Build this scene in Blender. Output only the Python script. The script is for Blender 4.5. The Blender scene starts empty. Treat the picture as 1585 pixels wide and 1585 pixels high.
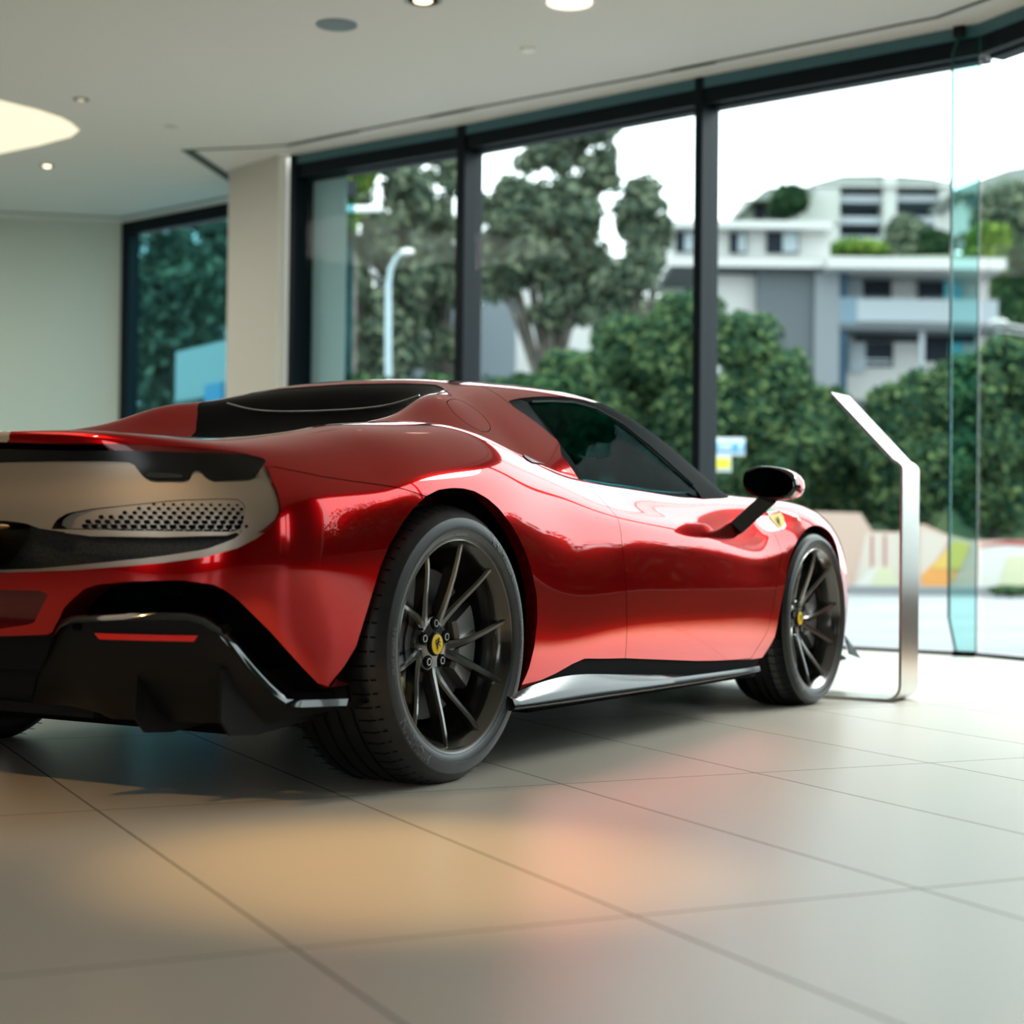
# showroom: red sports car beside a glass wall, overcast daylight outside
EXPOSURE = 0.05; SKY = 3.8; SUNW = 5.8; COVE = .75; FLOORC = (.54, .48, .41); FLOORR = .36; FILLW = 10; DOWNW = 18; SPOTW = 700
import bpy, math, random
import numpy as np
from mathutils import Matrix, Vector
random.seed(4); RNG = np.random.default_rng(7)
SC = bpy.context.scene; COL = SC.collection
PI = math.pi

# ---------------------------------------------------------------- camera
CX, CY, CH = -3.7186, -3.3122, 0.6212
YAW, PITCH, ROLL, FPX = 0.53322, 0.01665, 0.01102, 2657.0
fw = Vector((math.cos(YAW)*math.cos(PITCH), math.sin(YAW)*math.cos(PITCH), math.sin(PITCH)))
rt0 = Vector((math.sin(YAW), -math.cos(YAW), 0)); up0 = rt0.cross(fw)
rt = rt0*math.cos(ROLL)+up0*math.sin(ROLL); up = rt.cross(fw)
cam = bpy.data.cameras.new('camera'); camo = bpy.data.objects.new('camera', cam); COL.objects.link(camo)
M = Matrix((rt, up, -fw)).transposed().to_4x4(); M.translation = Vector((CX, CY, CH)); camo.matrix_world = M
cam.sensor_width = 36; cam.lens = FPX/1585*36; cam.clip_end = 2000; cam.clip_start = .05
cam.dof.use_dof = True; cam.dof.focus_distance = 4.8; cam.dof.aperture_fstop = 2.3
SC.camera = camo
SC.view_settings.view_transform = 'Standard'; SC.view_settings.look = 'None'
SC.view_settings.gamma = 1; SC.view_settings.use_curve_mapping = False; SC.view_settings.exposure = EXPOSURE
SC.cycles.use_denoising = True; SC.cycles.transparent_max_bounces = 24; SC.cycles.max_bounces = 10
SC.cycles.sample_clamp_indirect = 6; SC.cycles.diffuse_bounces = 5; SC.cycles.glossy_bounces = 5
SC.cycles.caustics_reflective = False; SC.cycles.caustics_refractive = False

# ---------------------------------------------------------------- sky and lamps
wd = bpy.data.worlds.new('overcast_sky'); SC.world = wd; wd.use_nodes = True
bg = wd.node_tree.nodes['Background']; bg.inputs[0].default_value = (.90, .96, .98, 1); bg.inputs[1].default_value = SKY
def lamp(name, kind, loc, energy, color, rot=(0, 0, 0), **k):
    l = bpy.data.lights.new(name, kind); l.energy = energy; l.color = color
    for a, b in k.items(): setattr(l, a, b)
    o = bpy.data.objects.new(name, l); COL.objects.link(o); o.location = loc; o.rotation_euler = rot; return o
WARM = (1, .74, .42)
lamp('warm_spot', 'SPOT', (-1.0, -1.5, 3.5), 440, (1, .62, .22), spot_size=math.radians(24), spot_blend=1, shadow_soft_size=.05)
sun_ = lamp('soft_sun', 'SUN', (20, -14, 30), SUNW, (1, .98, .94), angle=math.radians(36)); sun_.rotation_euler = Vector((-.85, .36, -.82)).to_track_quat('-Z', 'Y').to_euler()
lamp('ceiling_fill_light', 'AREA', (-2.5, 1.2, 3.5), FILLW, (1, .86, .66), shape='RECTANGLE', size=3.2, size_y=1.2)  # added fill lamp above the tail, lifts the room light
lamp('ceiling_fill_light', 'AREA', (4.0, 7.2, 3.5), 95, (1, .97, .90), shape='RECTANGLE', size=2.4, size_y=2.0)  # area lamp under the glowing far-left panel, strengthened as fill
tl = lamp('tail_fill_spot', 'SPOT', (-3.6, .3, 3.4), 200, (1, .62, .26), spot_size=math.radians(30), spot_blend=.8, shadow_soft_size=.06); tl.rotation_euler = (Vector((-.85, -.45, .62))-Vector((-3.6, .3, 3.4))).to_track_quat('-Z', 'Y').to_euler()  # added warm spot that brightens the tail panel and bumper
for x, y in ((-2.2, .4),):
    lamp('warm_spot', 'SPOT', (x, y, 3.5), 90, (1, .62, .25), spot_size=math.radians(50), spot_blend=1, shadow_soft_size=.06)  # added warm spot to lift the floor behind the tail
for x, y in ((3.5, -2.55), (4.25, -2.1), (2.5, -3.5)):
    lamp('warm_spot', 'SPOT', (x, y, 3.5), SPOTW, (1, .46, .12), spot_size=math.radians(31), spot_blend=1, shadow_soft_size=.06)  # added out-of-view spots: warm floor for the door to mirror
for x, y in ((-1.6, -3.6), (1.2, -2.6), (-3.2, -.6), (3.4, -2.2)):
    lamp('downlight_beam', 'SPOT', (x, y, 3.5), DOWNW, WARM, spot_size=math.radians(62), spot_blend=.8, shadow_soft_size=.06)

# ---------------------------------------------------------------- helpers
def W(px, py, z):
    "point seen along a sight line of the first survey picture, z metres deep"
    p = Vector((CX, CY, CH)) + fw*z + rt*((px-792.5)/FPX*z) - up*((py-792.5)/FPX*z)
    return p
def tag(o, label=None, cat=None, group=None, kind=None):
    if label: o['label'] = label
    if cat: o['category'] = cat
    if group: o['group'] = group
    if kind: o['kind'] = kind
    return o
def empty(name, loc=(0, 0, 0), label=None, cat=None, group=None, rz=0):
    o = bpy.data.objects.new(name, None); COL.objects.link(o); o.location = loc; o.rotation_euler = (0, 0, rz)
    o.empty_display_size = .1
    return tag(o, label, cat, group)
def build(name, verts, faces, mats, parent=None, fmat=None, smooth=False, normals=None, angle=None):
    me = bpy.data.meshes.new(name); me.from_pydata([tuple(map(float, v)) for v in verts], [], faces)
    for m in (mats if isinstance(mats, (list, tuple)) else [mats]): me.materials.append(m)
    if fmat is not None: me.polygons.foreach_set('material_index', fmat)
    if smooth or normals is not None: me.polygons.foreach_set('use_smooth', [True]*len(me.polygons))
    me.update()
    if normals is not None: me.normals_split_custom_set_from_vertices([tuple(map(float, n)) for n in normals])
    elif angle is not None: me.set_sharp_from_angle(angle=math.radians(angle))
    o = bpy.data.objects.new(name, me); COL.objects.link(o)
    if parent: o.parent = parent
    return o
class MB:
    "collects boxes, tubes, prisms, lathes into one mesh"
    def __init__(s): s.v = []; s.f = []; s.m = []; s.mi = 0
    def add(s, vs, fs):
        b = len(s.v); s.v += [tuple(v) for v in vs]; s.f += [tuple(i+b for i in f) for f in fs]; s.m += [s.mi]*len(fs); return s
    def box(s, a, b):
        x0, y0, z0 = a; x1, y1, z1 = b
        return s.add([(x0,y0,z0),(x1,y0,z0),(x1,y1,z0),(x0,y1,z0),(x0,y0,z1),(x1,y0,z1),(x1,y1,z1),(x0,y1,z1)],
                     [(0,3,2,1),(4,5,6,7),(0,1,5,4),(1,2,6,5),(2,3,7,6),(3,0,4,7)])
    def obox(s, c, ax, ay, az):
        "box by centre and three half-axis vectors"
        c, ax, ay, az = map(Vector, (c, ax, ay, az)); v = []
        for k in (-1, 1):
            for i, j in ((-1,-1),(1,-1),(1,1),(-1,1)): v.append(c+ax*i+ay*j+az*k)
        return s.add(v, [(0,3,2,1),(4,5,6,7),(0,1,5,4),(1,2,6,5),(2,3,7,6),(3,0,4,7)])
    def wall(s, p, q, t, z0, z1):
        "upright slab from p to q, thickness t to the left of p->q"
        p = Vector((p[0], p[1], 0)); q = Vector((q[0], q[1], 0)); d = (q-p).normalized(); n = Vector((-d.y, d.x, 0))*t
        v = [p, q, q+n, p+n]
        return s.add([(a.x,a.y,z0) for a in v]+[(a.x,a.y,z1) for a in v], [(0,3,2,1),(4,5,6,7),(0,1,5,4),(1,2,6,5),(2,3,7,6),(3,0,4,7)])
    def prism(s, pts, d):
        "polygon pts (3-D) pushed along vector d"
        n = len(pts); P = [Vector(p) for p in pts]; d = Vector(d)
        return s.add(P+[p+d for p in P], [tuple(range(n))[::-1], tuple(range(n, 2*n))]+[(i,(i+1)%n,(i+1)%n+n,i+n) for i in range(n)])
    def tube(s, path, r, n=10, closed=False, flat=None):
        P = [Vector(p) for p in path]; m = len(P); R = r if isinstance(r, (list, tuple)) else [r]*m; vs = []
        prev = None
        for i, p in enumerate(P):
            if closed: t = (P[(i+1)%m]-P[i-1]).normalized()
            else: t = (P[min(i+1, m-1)]-P[max(i-1, 0)]).normalized()
            a = (Vector((0, 0, 1)) if abs(t.z) < .93 else Vector((1, 0, 0))) if prev is None else prev
            a = (a-t*a.dot(t)).normalized(); prev = a; b = t.cross(a); fl = flat or 1
            for k in range(n):
                w = 2*PI*k/n; vs.append(p+(a*math.cos(w)*fl+b*math.sin(w))*R[i])
        fs = [(i*n+k, i*n+(k+1)%n, ((i+1)%m)*n+(k+1)%n, ((i+1)%m)*n+k) for i in range(m if closed else m-1) for k in range(n)]
        if not closed: fs += [tuple(range(n))[::-1], tuple((m-1)*n+k for k in range(n))]
        return s.add(vs, fs)
    def cyl(s, a, b, r, n=20): return s.tube([a, b], r, n)
    def lathe(s, prof, n=64, c=(0, 0, 0), axis='y', closed=False):
        "profile (radius, along axis)"
        vs = []; m = len(prof)
        for k in range(n):
            w = 2*PI*k/n; cs, sn = math.cos(w), math.sin(w)
            for r, h in prof:
                if axis == 'y': vs.append((c[0]+r*cs, c[1]+h, c[2]+r*sn))
                elif axis == 'z': vs.append((c[0]+r*cs, c[1]+r*sn, c[2]+h))
                else: vs.append((c[0]+h, c[1]+r*cs, c[2]+r*sn))
        fs = [(k*m+i, k*m+i+1, ((k+1)%n)*m+i+1, ((k+1)%n)*m+i) for k in range(n) for i in range(m-1)]
        if closed: fs += [(k*m+m-1, k*m, ((k+1)%n)*m, ((k+1)%n)*m+m-1) for k in range(n)]
        return s.add(vs, fs)
    def ball(s, c, r, n=16, m=10):
        r = r if isinstance(r, (tuple, list)) else (r, r, r)
        vs = [(c[0], c[1], c[2]-r[2])]
        for j in range(1, m):
            a = PI*j/m-PI/2
            for i in range(n): b = 2*PI*i/n; vs.append((c[0]+r[0]*math.cos(a)*math.cos(b), c[1]+r[1]*math.cos(a)*math.sin(b), c[2]+r[2]*math.sin(a)))
        vs.append((c[0], c[1], c[2]+r[2])); L = len(vs)-1
        fs = [(0, 1+(i+1)%n, 1+i) for i in range(n)]+[(L, L-n+i, L-n+(i+1)%n) for i in range(n)]
        fs += [(1+j*n+i, 1+j*n+(i+1)%n, 1+(j+1)*n+(i+1)%n, 1+(j+1)*n+i) for j in range(m-2) for i in range(n)]
        return s.add(vs, fs)
    def build(s, name, mats, parent=None, smooth=False, angle=35, bevel=0):
        o = build(name, s.v, s.f, mats, parent, fmat=s.m, smooth=smooth, angle=angle if smooth else None)
        if bevel:
            b = o.modifiers.new('bevel', 'BEVEL'); b.width = bevel; b.segments = 2; b.limit_method = 'ANGLE'
        return o

# ---------------------------------------------------------------- materials
def mat(name, color=(.5, .5, .5), rough=.5, metal=0, coat=0, coat_r=.03, ior=1.5, emit=None, es=1, spec=.5, trans=0, tint=None):
    m = bpy.data.materials.new(name); m.use_nodes = True; b = m.node_tree.nodes['Principled BSDF']; i = b.inputs
    i['Base Color'].default_value = (*color, 1); i['Roughness'].default_value = rough; i['Metallic'].default_value = metal
    i['Coat Weight'].default_value = coat; i['Coat Roughness'].default_value = coat_r; i['IOR'].default_value = ior
    i['Specular IOR Level'].default_value = spec; i['Transmission Weight'].default_value = trans
    if tint: i['Specular Tint'].default_value = (*tint, 1)
    if emit: i['Emission Color'].default_value = (*emit, 1); i['Emission Strength'].default_value = es
    return m
def nodes(m): return m.node_tree.nodes, m.node_tree.links, m.node_tree.nodes['Principled BSDF']
def noise_color(m, c0, c1, scale=4, detail=4, lo=.35, hi=.65, coord='Object', stretch=(1, 1, 1), bump=0, bdist=.01):
    n, l, b = nodes(m); tc = n.new('ShaderNodeTexCoord'); mp = n.new('ShaderNodeMapping'); mp.inputs['Scale'].default_value = stretch
    t = n.new('ShaderNodeTexNoise'); t.inputs['Scale'].default_value = scale; t.inputs['Detail'].default_value = detail
    r = n.new('ShaderNodeValToRGB'); r.color_ramp.elements[0].position = lo; r.color_ramp.elements[1].position = hi
    r.color_ramp.elements[0].color = (*c0, 1); r.color_ramp.elements[1].color = (*c1, 1)
    l.new(tc.outputs[coord], mp.inputs[0]); l.new(mp.outputs[0], t.inputs[0]); l.new(t.outputs[0], r.inputs[0]); l.new(r.outputs[0], b.inputs['Base Color'])
    if bump:
        bp = n.new('ShaderNodeBump'); bp.inputs['Strength'].default_value = bump; bp.inputs['Distance'].default_value = bdist
        l.new(t.outputs[0], bp.inputs['Height']); l.new(bp.outputs[0], b.inputs['Normal'])
    return m
def glass(name, tint, ior=1.5, rough=0.0, k=1.0):
    m = bpy.data.materials.new(name); m.use_nodes = True; n = m.node_tree.nodes; l = m.node_tree.links; n.clear()
    o = n.new('ShaderNodeOutputMaterial'); mx = n.new('ShaderNodeMixShader'); tr = n.new('ShaderNodeBsdfTransparent')
    gl = n.new('ShaderNodeBsdfGlossy'); fr = n.new('ShaderNodeFresnel'); fr.inputs[0].default_value = ior
    tr.inputs[0].default_value = (*tint, 1); gl.inputs['Roughness'].default_value = rough
    g = n.new('ShaderNodeNewGeometry'); mm = n.new('ShaderNodeMath'); mm.operation = 'MULTIPLY'; inv = n.new('ShaderNodeMath'); inv.operation = 'SUBTRACT'
    inv.inputs[0].default_value = 1; inv.use_clamp = True; l.new(g.outputs['Backfacing'], inv.inputs[1]); l.new(fr.outputs[0], mm.inputs[0]); l.new(inv.outputs[0], mm.inputs[1])
    kk = n.new('ShaderNodeMath'); kk.operation = 'MULTIPLY'; kk.inputs[1].default_value = k; l.new(mm.outputs[0], kk.inputs[0]); l.new(kk.outputs[0], mx.inputs[0]); l.new(tr.outputs[0], mx.inputs[1]); l.new(gl.outputs[0], mx.inputs[2]); l.new(mx.outputs[0], o.inputs[0])
    return m
RED = mat('red_metallic_paint', (.50, .0008, .0025), .17, .82, 1, .015, 1.5, tint=(1, .02, .02))
nodes(RED)[2].inputs['Coat IOR'].default_value = 1.5
REDIN = mat('shaded_red_paint', (.16, .003, .005), .35, .2, .6)  # darker body red; shade of recesses and returns put into the colour
BLACK = mat('black_plastic', (.005, .006, .008), .5, spec=.2)
SKIRT = mat('gloss_black_skirt', (.006, .008, .010), .16, spec=.45)
GLOSS = mat('black_gloss', (.006, .007, .009), .12, 0, 1, .02)
CARBON = mat('carbon_trim', (.004, .0055, .007), .45, 0, 0, .1, spec=.2); RGLASS = mat('black_rear_glass', (.003, .003, .004), .3, 0, 0, spec=.06)
VOID = mat('unlit_black', (.003, .003, .004), .9, spec=.1)
RUBBER = noise_color(mat('tyre_rubber', (.012, .013, .014), .42, spec=.5), (.005, .0065, .008), (.010, .012, .014), 30, 2)
RUBLET = mat('raised_rubber_letter', (.10, .105, .11), .4)
RIM = mat('dark_grey_alloy', (.10, .098, .09), .2, .9, .5, .05)
RIMEDGE = mat('machined_alloy_edge', (.28, .27, .24), .22, 1)
STEEL = mat('brushed_steel', (.55, .54, .51), .27, 1)
noise_color(STEEL, (.50, .49, .46), (.60, .59, .56), 3, 3, .3, .7, stretch=(60, 60, 1))
TITAN = mat('champagne_grey_panel', (.42, .37, .31), .38, .75, .3, .2)
DISC = mat('carbon_ceramic_disc', (.10, .10, .105), .4, .5)
CALIP = mat('grey_caliper', (.35, .34, .27), .4, .3, .5)
YELLOW = mat('yellow_enamel', (.95, .62, .01), .5, 0, 0, spec=.3)
LENSR = mat('red_reflector', (.75, .004, .006), .2, 0, .6)
LENSD = mat('smoked_lens', (.03, .04, .04), .12, 0, 1)
GREEN = mat('enamel_green', (.02, .3, .08), .3, 0, .5)
CHROME = mat('bright_metal', (.9, .9, .88), .3, .8)
GLASSC = glass('tinted_car_glass', (.10, .42, .44), 1.3, k=.08)
GLASSW = glass('clear_window_glass', (.92, .97, .965), 1.16)
GLASST = glass('teal_tinted_glass', (.38, .64, .68), 1.2)
GLASSF = glass('green_fin_glass', (.74, .94, .93), 1.3)
GEDGE = mat('green_glass_edge', (.005, .07, .08), .15, 0, .5)
INTER = mat('dark_leather', (.012, .010, .010), .6)

# ---------------------------------------------------------------- car body tables
# (x, w, z) rows per station: 0 tuck,1 sill,2,3,4,5 upper side,6 shoulder,7 top-outer,8 top,9 edge,10 inner,11 centre
def side(x,*wz): return [(x,w,z) for w,z in wz]
BODY=[
 # tail centre -> corner : explicit xyz
 [(-.78,0,.27),(-.84,0,.33),(-.868,0,.42),(-.88,0,.51),(-.885,0,.60),(-.88,0,.69),(-.87,0,.77),(-.885,0,.845),(-.86,0,.868),(-.76,0,.866),(-.62,0,.86),(-.48,0,.85)],
 [(-.78,.24,.27),(-.84,.24,.33),(-.862,.24,.42),(-.873,.24,.51),(-.878,.24,.60),(-.873,.24,.69),(-.862,.24,.77),(-.873,.24,.843),(-.85,.24,.866),(-.74,.20,.866),(-.60,.14,.86),(-.45,0,.85)],
 [(-.76,.47,.27),(-.82,.48,.33),(-.840,.48,.42),(-.850,.49,.51),(-.853,.49,.60),(-.846,.49,.69),(-.833,.49,.77),(-.838,.47,.84),(-.81,.46,.864),(-.70,.38,.866),(-.56,.26,.86),(-.40,0,.85)],
 [(-.70,.67,.26),(-.75,.69,.33),(-.775,.70,.42),(-.785,.71,.51),(-.785,.71,.60),(-.775,.71,.69),(-.757,.70,.765),(-.755,.67,.822),(-.72,.645,.848),(-.62,.52,.862),(-.50,.35,.86),(-.34,0,.85)],
 [(-.61,.81,.25),(-.65,.83,.33),(-.672,.845,.42),(-.68,.86,.51),(-.68,.865,.60),(-.667,.86,.69),(-.645,.845,.75),(-.63,.80,.800),(-.60,.74,.838),(-.52,.62,.862),(-.42,.42,.86),(-.27,0,.85)],
 [(-.50,.885,.24),(-.52,.905,.32),(-.53,.915,.41),(-.53,.925,.51),(-.525,.93,.60),(-.51,.925,.69),(-.49,.905,.757),(-.47,.85,.818),(-.45,.765,.855),(-.40,.64,.876),(-.32,.45,.86),(-.19,0,.85)],
 [(-.36,.915,.23),(-.36,.94,.31),(-.36,.95,.40),(-.35,.957,.51),(-.345,.962,.60),(-.335,.958,.695),(-.32,.93,.775),(-.31,.865,.845),(-.30,.775,.884),(-.27,.64,.895),(-.22,.46,.86),(-.10,0,.85)],
 side(-.16,(.93,.18),(.955,.25),(.965,.36),(.972,.49),(.977,.60),(.974,.70),(.95,.79),(.88,.865),(.775,.907),(.63,.912),(.47,.86),(0,.85)),
 side(.06,(.93,.17),(.955,.24),(.965,.36),(.972,.49),(.977,.61),(.974,.71),(.95,.80),(.88,.88),(.775,.925),(.62,.93),(.46,.86),(0,.85)),
 side(.30,(.93,.16),(.955,.24),(.962,.36),(.966,.49),(.968,.61),(.962,.71),(.935,.80),(.865,.885),(.76,.935),(.60,.935),(.45,.86),(0,.85)),
 side(.60,(.93,.15),(.952,.23),(.960,.35),(.960,.48),(.953,.60),(.938,.695),(.905,.775),(.85,.84),(.76,.885),(.60,.90),(.42,.86),(0,.85)),
 side(.95,(.925,.15),(.945,.23),(.957,.34),(.960,.46),(.955,.58),(.940,.675),(.895,.735),(.835,.79),(.76,.83),(.60,.85),(.40,.85),(0,.85)),
 side(1.35,(.92,.15),(.940,.23),(.953,.34),(.958,.455),(.953,.565),(.940,.652),(.893,.713),(.835,.772),(.755,.81),(.60,.83),(.40,.83),(0,.83)),
 side(1.75,(.92,.15),(.935,.23),(.948,.34),(.954,.445),(.950,.54),(.938,.618),(.892,.69),(.835,.755),(.755,.80),(.60,.82),(.40,.82),(0,.82)),
 side(2.10,(.92,.16),(.932,.24),(.944,.35),(.950,.44),(.947,.52),(.936,.595),(.893,.68),(.838,.755),(.75,.80),(.60,.825),(.40,.83),(0,.83)),
 side(2.35,(.92,.16),(.936,.25),(.948,.36),(.951,.46),(.948,.55),(.938,.635),(.903,.71),(.842,.768),(.74,.80),(.60,.805),(.40,.80),(0,.80)),
 side(2.60,(.91,.16),(.938,.25),(.950,.36),(.954,.47),(.955,.58),(.945,.67),(.91,.735),(.84,.78),(.73,.795),(.58,.785),(.36,.76),(0,.755)),
 side(2.88,(.885,.15),(.91,.24),(.922,.36),(.927,.47),(.927,.57),(.917,.655),(.885,.72),(.815,.76),(.70,.77),(.54,.75),(.33,.715),(0,.705)),
 [(3.14,.825,.14),(3.17,.855,.22),(3.18,.87,.33),(3.18,.874,.43),(3.175,.87,.52),(3.17,.855,.60),(3.16,.82,.66),(3.15,.75,.70),(3.14,.65,.71),(3.13,.50,.69),(3.12,.30,.655),(3.12,0,.64)],
 [(3.32,.73,.13),(3.38,.76,.20),(3.40,.775,.30),(3.40,.78,.39),(3.39,.775,.47),(3.38,.76,.54),(3.36,.72,.595),(3.35,.65,.63),(3.34,.55,.635),(3.33,.43,.615),(3.32,.24,.585),(3.32,0,.57)],
 [(3.46,.50,.12),(3.53,.52,.18),(3.56,.53,.27),(3.56,.53,.35),(3.55,.53,.42),(3.54,.52,.48),(3.52,.49,.525),(3.50,.44,.55),(3.49,.38,.555),(3.48,.30,.54),(3.48,.16,.52),(3.48,0,.51)],
 [(3.56,.0,.11),(3.63,0,.17),(3.66,0,.25),(3.665,0,.32),(3.66,0,.38),(3.64,0,.42),(3.62,0,.44),(3.61,0,.45),(3.60,0,.455),(3.59,0,.46),(3.58,0,.465),(3.57,0,.47)],
]
# rows: 0 base,1,2,3,4 rail/edge,5,6,7 centre
CAB=[
 side(-.45,(.78,.66),(.72,.72),(.66,.75),(.60,.77),(.55,.78),(.48,.77),(.30,.77),(0,.77)),
 side(-.20,(.80,.68),(.75,.76),(.70,.82),(.64,.86),(.59,.87),(.52,.845),(.33,.835),(0,.835)),
 side(.05,(.82,.70),(.77,.79),(.705,.86),(.635,.915),(.575,.93),(.50,.895),(.34,.855),(0,.855)),
 side(.30,(.84,.70),(.785,.81),(.71,.89),(.61,.955),(.545,.975),(.465,.93),(.30,.87),(0,.87)),
 side(.50,(.85,.70),(.795,.82),(.71,.915),(.60,1.005),(.515,1.043),(.44,1.0),(.28,.915),(0,.905)),
 side(.66,(.855,.70),(.80,.82),(.71,.915),(.59,1.02),(.49,1.067),(.42,1.06),(.26,1.012),(0,1.0)),
 side(.80,(.86,.70),(.805,.82),(.71,.93),(.585,1.035),(.50,1.082),(.41,1.105),(.24,1.12),(0,1.125)),
 side(1.05,(.86,.70),(.81,.81),(.71,.935),(.59,1.047),(.515,1.10),(.42,1.13),(.23,1.15),(0,1.157)),
 side(1.35,(.86,.70),(.81,.80),(.715,.92),(.60,1.048),(.53,1.107),(.43,1.14),(.23,1.163),(0,1.17)),
 side(1.65,(.86,.70),(.81,.795),(.73,.90),(.63,1.015),(.565,1.08),(.45,1.122),(.24,1.145),(0,1.152)),
 side(1.95,(.85,.70),(.80,.785),(.74,.86),(.67,.935),(.61,.985),(.48,1.035),(.25,1.06),(0,1.067)),
 side(2.25,(.84,.68),(.79,.76),(.745,.785),(.69,.815),(.63,.84),(.50,.88),(.27,.91),(0,.918)),
 side(2.55,(.78,.62),(.72,.68),(.67,.68),(.61,.695),(.56,.71),(.45,.745),(.25,.775),(0,.785)),
 side(2.85,(.70,.52),(.64,.56),(.60,.59),(.56,.61),(.52,.62),(.42,.65),(.22,.68),(0,.69)),
]
# trim curves in (u, v) of the car surfaces
K = {
 'rear_arch': [(5.48,0.97),(5.70,1.60),(5.85,2.52),(6.00,3.53),(6.14,4.10),(6.37,4.59),(6.62,4.98),(6.94,5.31),(7.24,5.48),(7.53,5.52),(7.77,5.50),(8.00,5.42),(8.27,5.22),(8.52,4.94),(8.73,4.61),(8.93,4.25),(9.08,3.91),(9.20,3.57),(9.29,3.21),(9.36,2.85),(9.38,2.34),(9.34,1.80),(9.25,1.28),(9.14,0.85)],
 'front_arch': [(14.09,0.64),(14.43,1.30),(14.55,2.33),(14.79,3.69),(14.92,4.21),(15.11,4.58),(15.31,4.89),(15.58,5.13),(15.84,5.28),(16.14,5.33),(16.44,5.27),(16.70,5.16),(16.93,5.00),(17.13,4.68),(17.29,4.13),(17.39,3.39),(17.51,2.18),(17.49,1.35)],
 'tail_open': [(1.01,6.92),(1.40,6.86),(1.78,6.83),(2.36,6.92),(2.86,7.06),(3.39,7.35),(3.75,7.43),(3.97,7.30),(4.08,7.06),(4.11,6.64),(4.11,6.01),(4.18,5.47),(4.23,5.13),(4.24,4.84),(4.17,4.55),(3.96,4.23),(3.71,3.98),(3.33,3.75),(2.83,3.58),(2.42,3.48),(1.79,3.34),(1.05,3.25)],
 'door_rear': [(10.96,6.27),(10.98,5.72),(11.00,5.33),(10.98,4.79),(10.97,4.36),(10.99,3.82),(11.01,3.17),(11.03,2.53),(11.05,1.95),(11.06,1.36)],
 'sill': [(9.15,0.77),(9.43,0.94),(9.77,1.14),(10.06,1.35),(10.30,1.47),(11.06,1.36),(12.45,0.97),(13.83,0.63)],
 'bump': [(0.99,1.62),(1.63,1.72),(1.67,1.92),(1.72,2.08),(1.79,2.41),(1.90,2.66),(2.01,2.89),(2.15,3.01),(2.49,3.11),(3.05,3.16),(3.42,3.06),(3.58,2.90),(3.75,2.65),(3.99,2.25),(4.24,1.87),(4.76,0.99),(5.03,0.56),(5.30,0.42)],
 'seam': [(4.23,6.68),(4.41,6.52),(4.94,6.14),(5.45,5.89),(5.94,5.71),(6.48,5.53),(6.89,5.33)],
 'flap': [(4.22,3.25),(4.45,3.34),(4.73,3.38),(4.85,3.33),(4.92,3.23),(4.95,3.06),(5.00,2.89),(5.01,2.74),(4.97,2.59),(4.91,2.47),(4.77,2.35),(4.54,2.25),(4.29,2.23),(4.16,2.33),(4.07,2.47),(4.03,2.65),(4.03,2.83),(4.11,3.07)],
 'pillar': [(6.68,5.07),(6.51,4.52),(6.46,4.07),(6.43,3.08),(6.57,2.45),(6.65,2.18),(6.72,1.97),(6.48,1.58)],
 'plate': [(1.04,2.81),(1.51,2.82),(1.61,2.73),(1.42,1.97),(1.00,1.81)],
 'lights': [(0.91,6.27),(2.40,6.29),(2.45,6.04),(2.53,5.76),(2.62,5.71),(2.93,5.74),(3.00,5.82),(3.04,6.13),(3.13,6.18),(3.18,5.94),(3.26,5.80),(3.70,5.98),(3.81,6.15),(3.98,6.90)],
 'perf': [(1.57,4.41),(1.62,4.62),(1.74,4.79),(1.98,4.90),(2.38,5.01),(2.92,5.16),(3.39,5.22),(3.57,5.22),(3.67,5.04),(3.66,4.66),(3.64,4.38)],
 'void': [(0.99,4.60),(1.26,4.54),(1.42,4.41),(1.72,4.32),(2.00,4.24),(2.75,4.23),(3.47,4.29),(3.64,4.41),(3.79,4.71),(3.74,4.49),(3.59,4.21),(3.26,3.94),(2.76,3.75),(2.07,3.55),(1.42,3.38),(0.99,3.33)],
 'shield': [(14.71,6.62),(14.93,6.72),(15.12,6.71),(15.16,6.44),(15.14,6.11),(15.05,5.76),(14.88,5.54),(14.77,5.71),(14.71,5.93),(14.66,6.24)],
 'door_front': [(13.72,0.70),(13.88,1.08),(14.15,1.58),(14.26,2.40),(14.34,3.19),(14.45,3.91)],
 'side_dark': [(6.46,3.24),(6.83,3.46),(7.25,3.66),(7.62,3.82),(8.03,3.98),(8.32,4.06)],
 'quarter': [(6.93,3.30),(6.80,2.65),(6.62,1.80)],
 'glass': [(6.93,3.30),(7.49,3.46),(8.04,3.63),(8.38,3.46),(8.74,3.01),(9.02,2.49),(9.29,1.92),(9.41,1.21)],
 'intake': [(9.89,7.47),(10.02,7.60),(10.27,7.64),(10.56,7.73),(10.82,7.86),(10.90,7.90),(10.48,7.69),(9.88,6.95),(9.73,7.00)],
}
WING = [(-0.780,0.222,0.270),(-0.815,0.351,0.303),(-0.842,0.396,0.359),(-0.847,0.418,0.400),(-0.847,0.440,0.423),(-0.844,0.467,0.433),(-0.816,0.599,0.442),(-0.786,0.687,0.445),(-0.761,0.740,0.445),(-0.741,0.770,0.435),(-0.715,0.796,0.409),(-0.683,0.817,0.369),(-0.644,0.832,0.324),(-0.600,0.845,0.282),(-0.555,0.857,0.245),(-0.519,0.877,0.241),(-0.470,0.895,0.240)]
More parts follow.
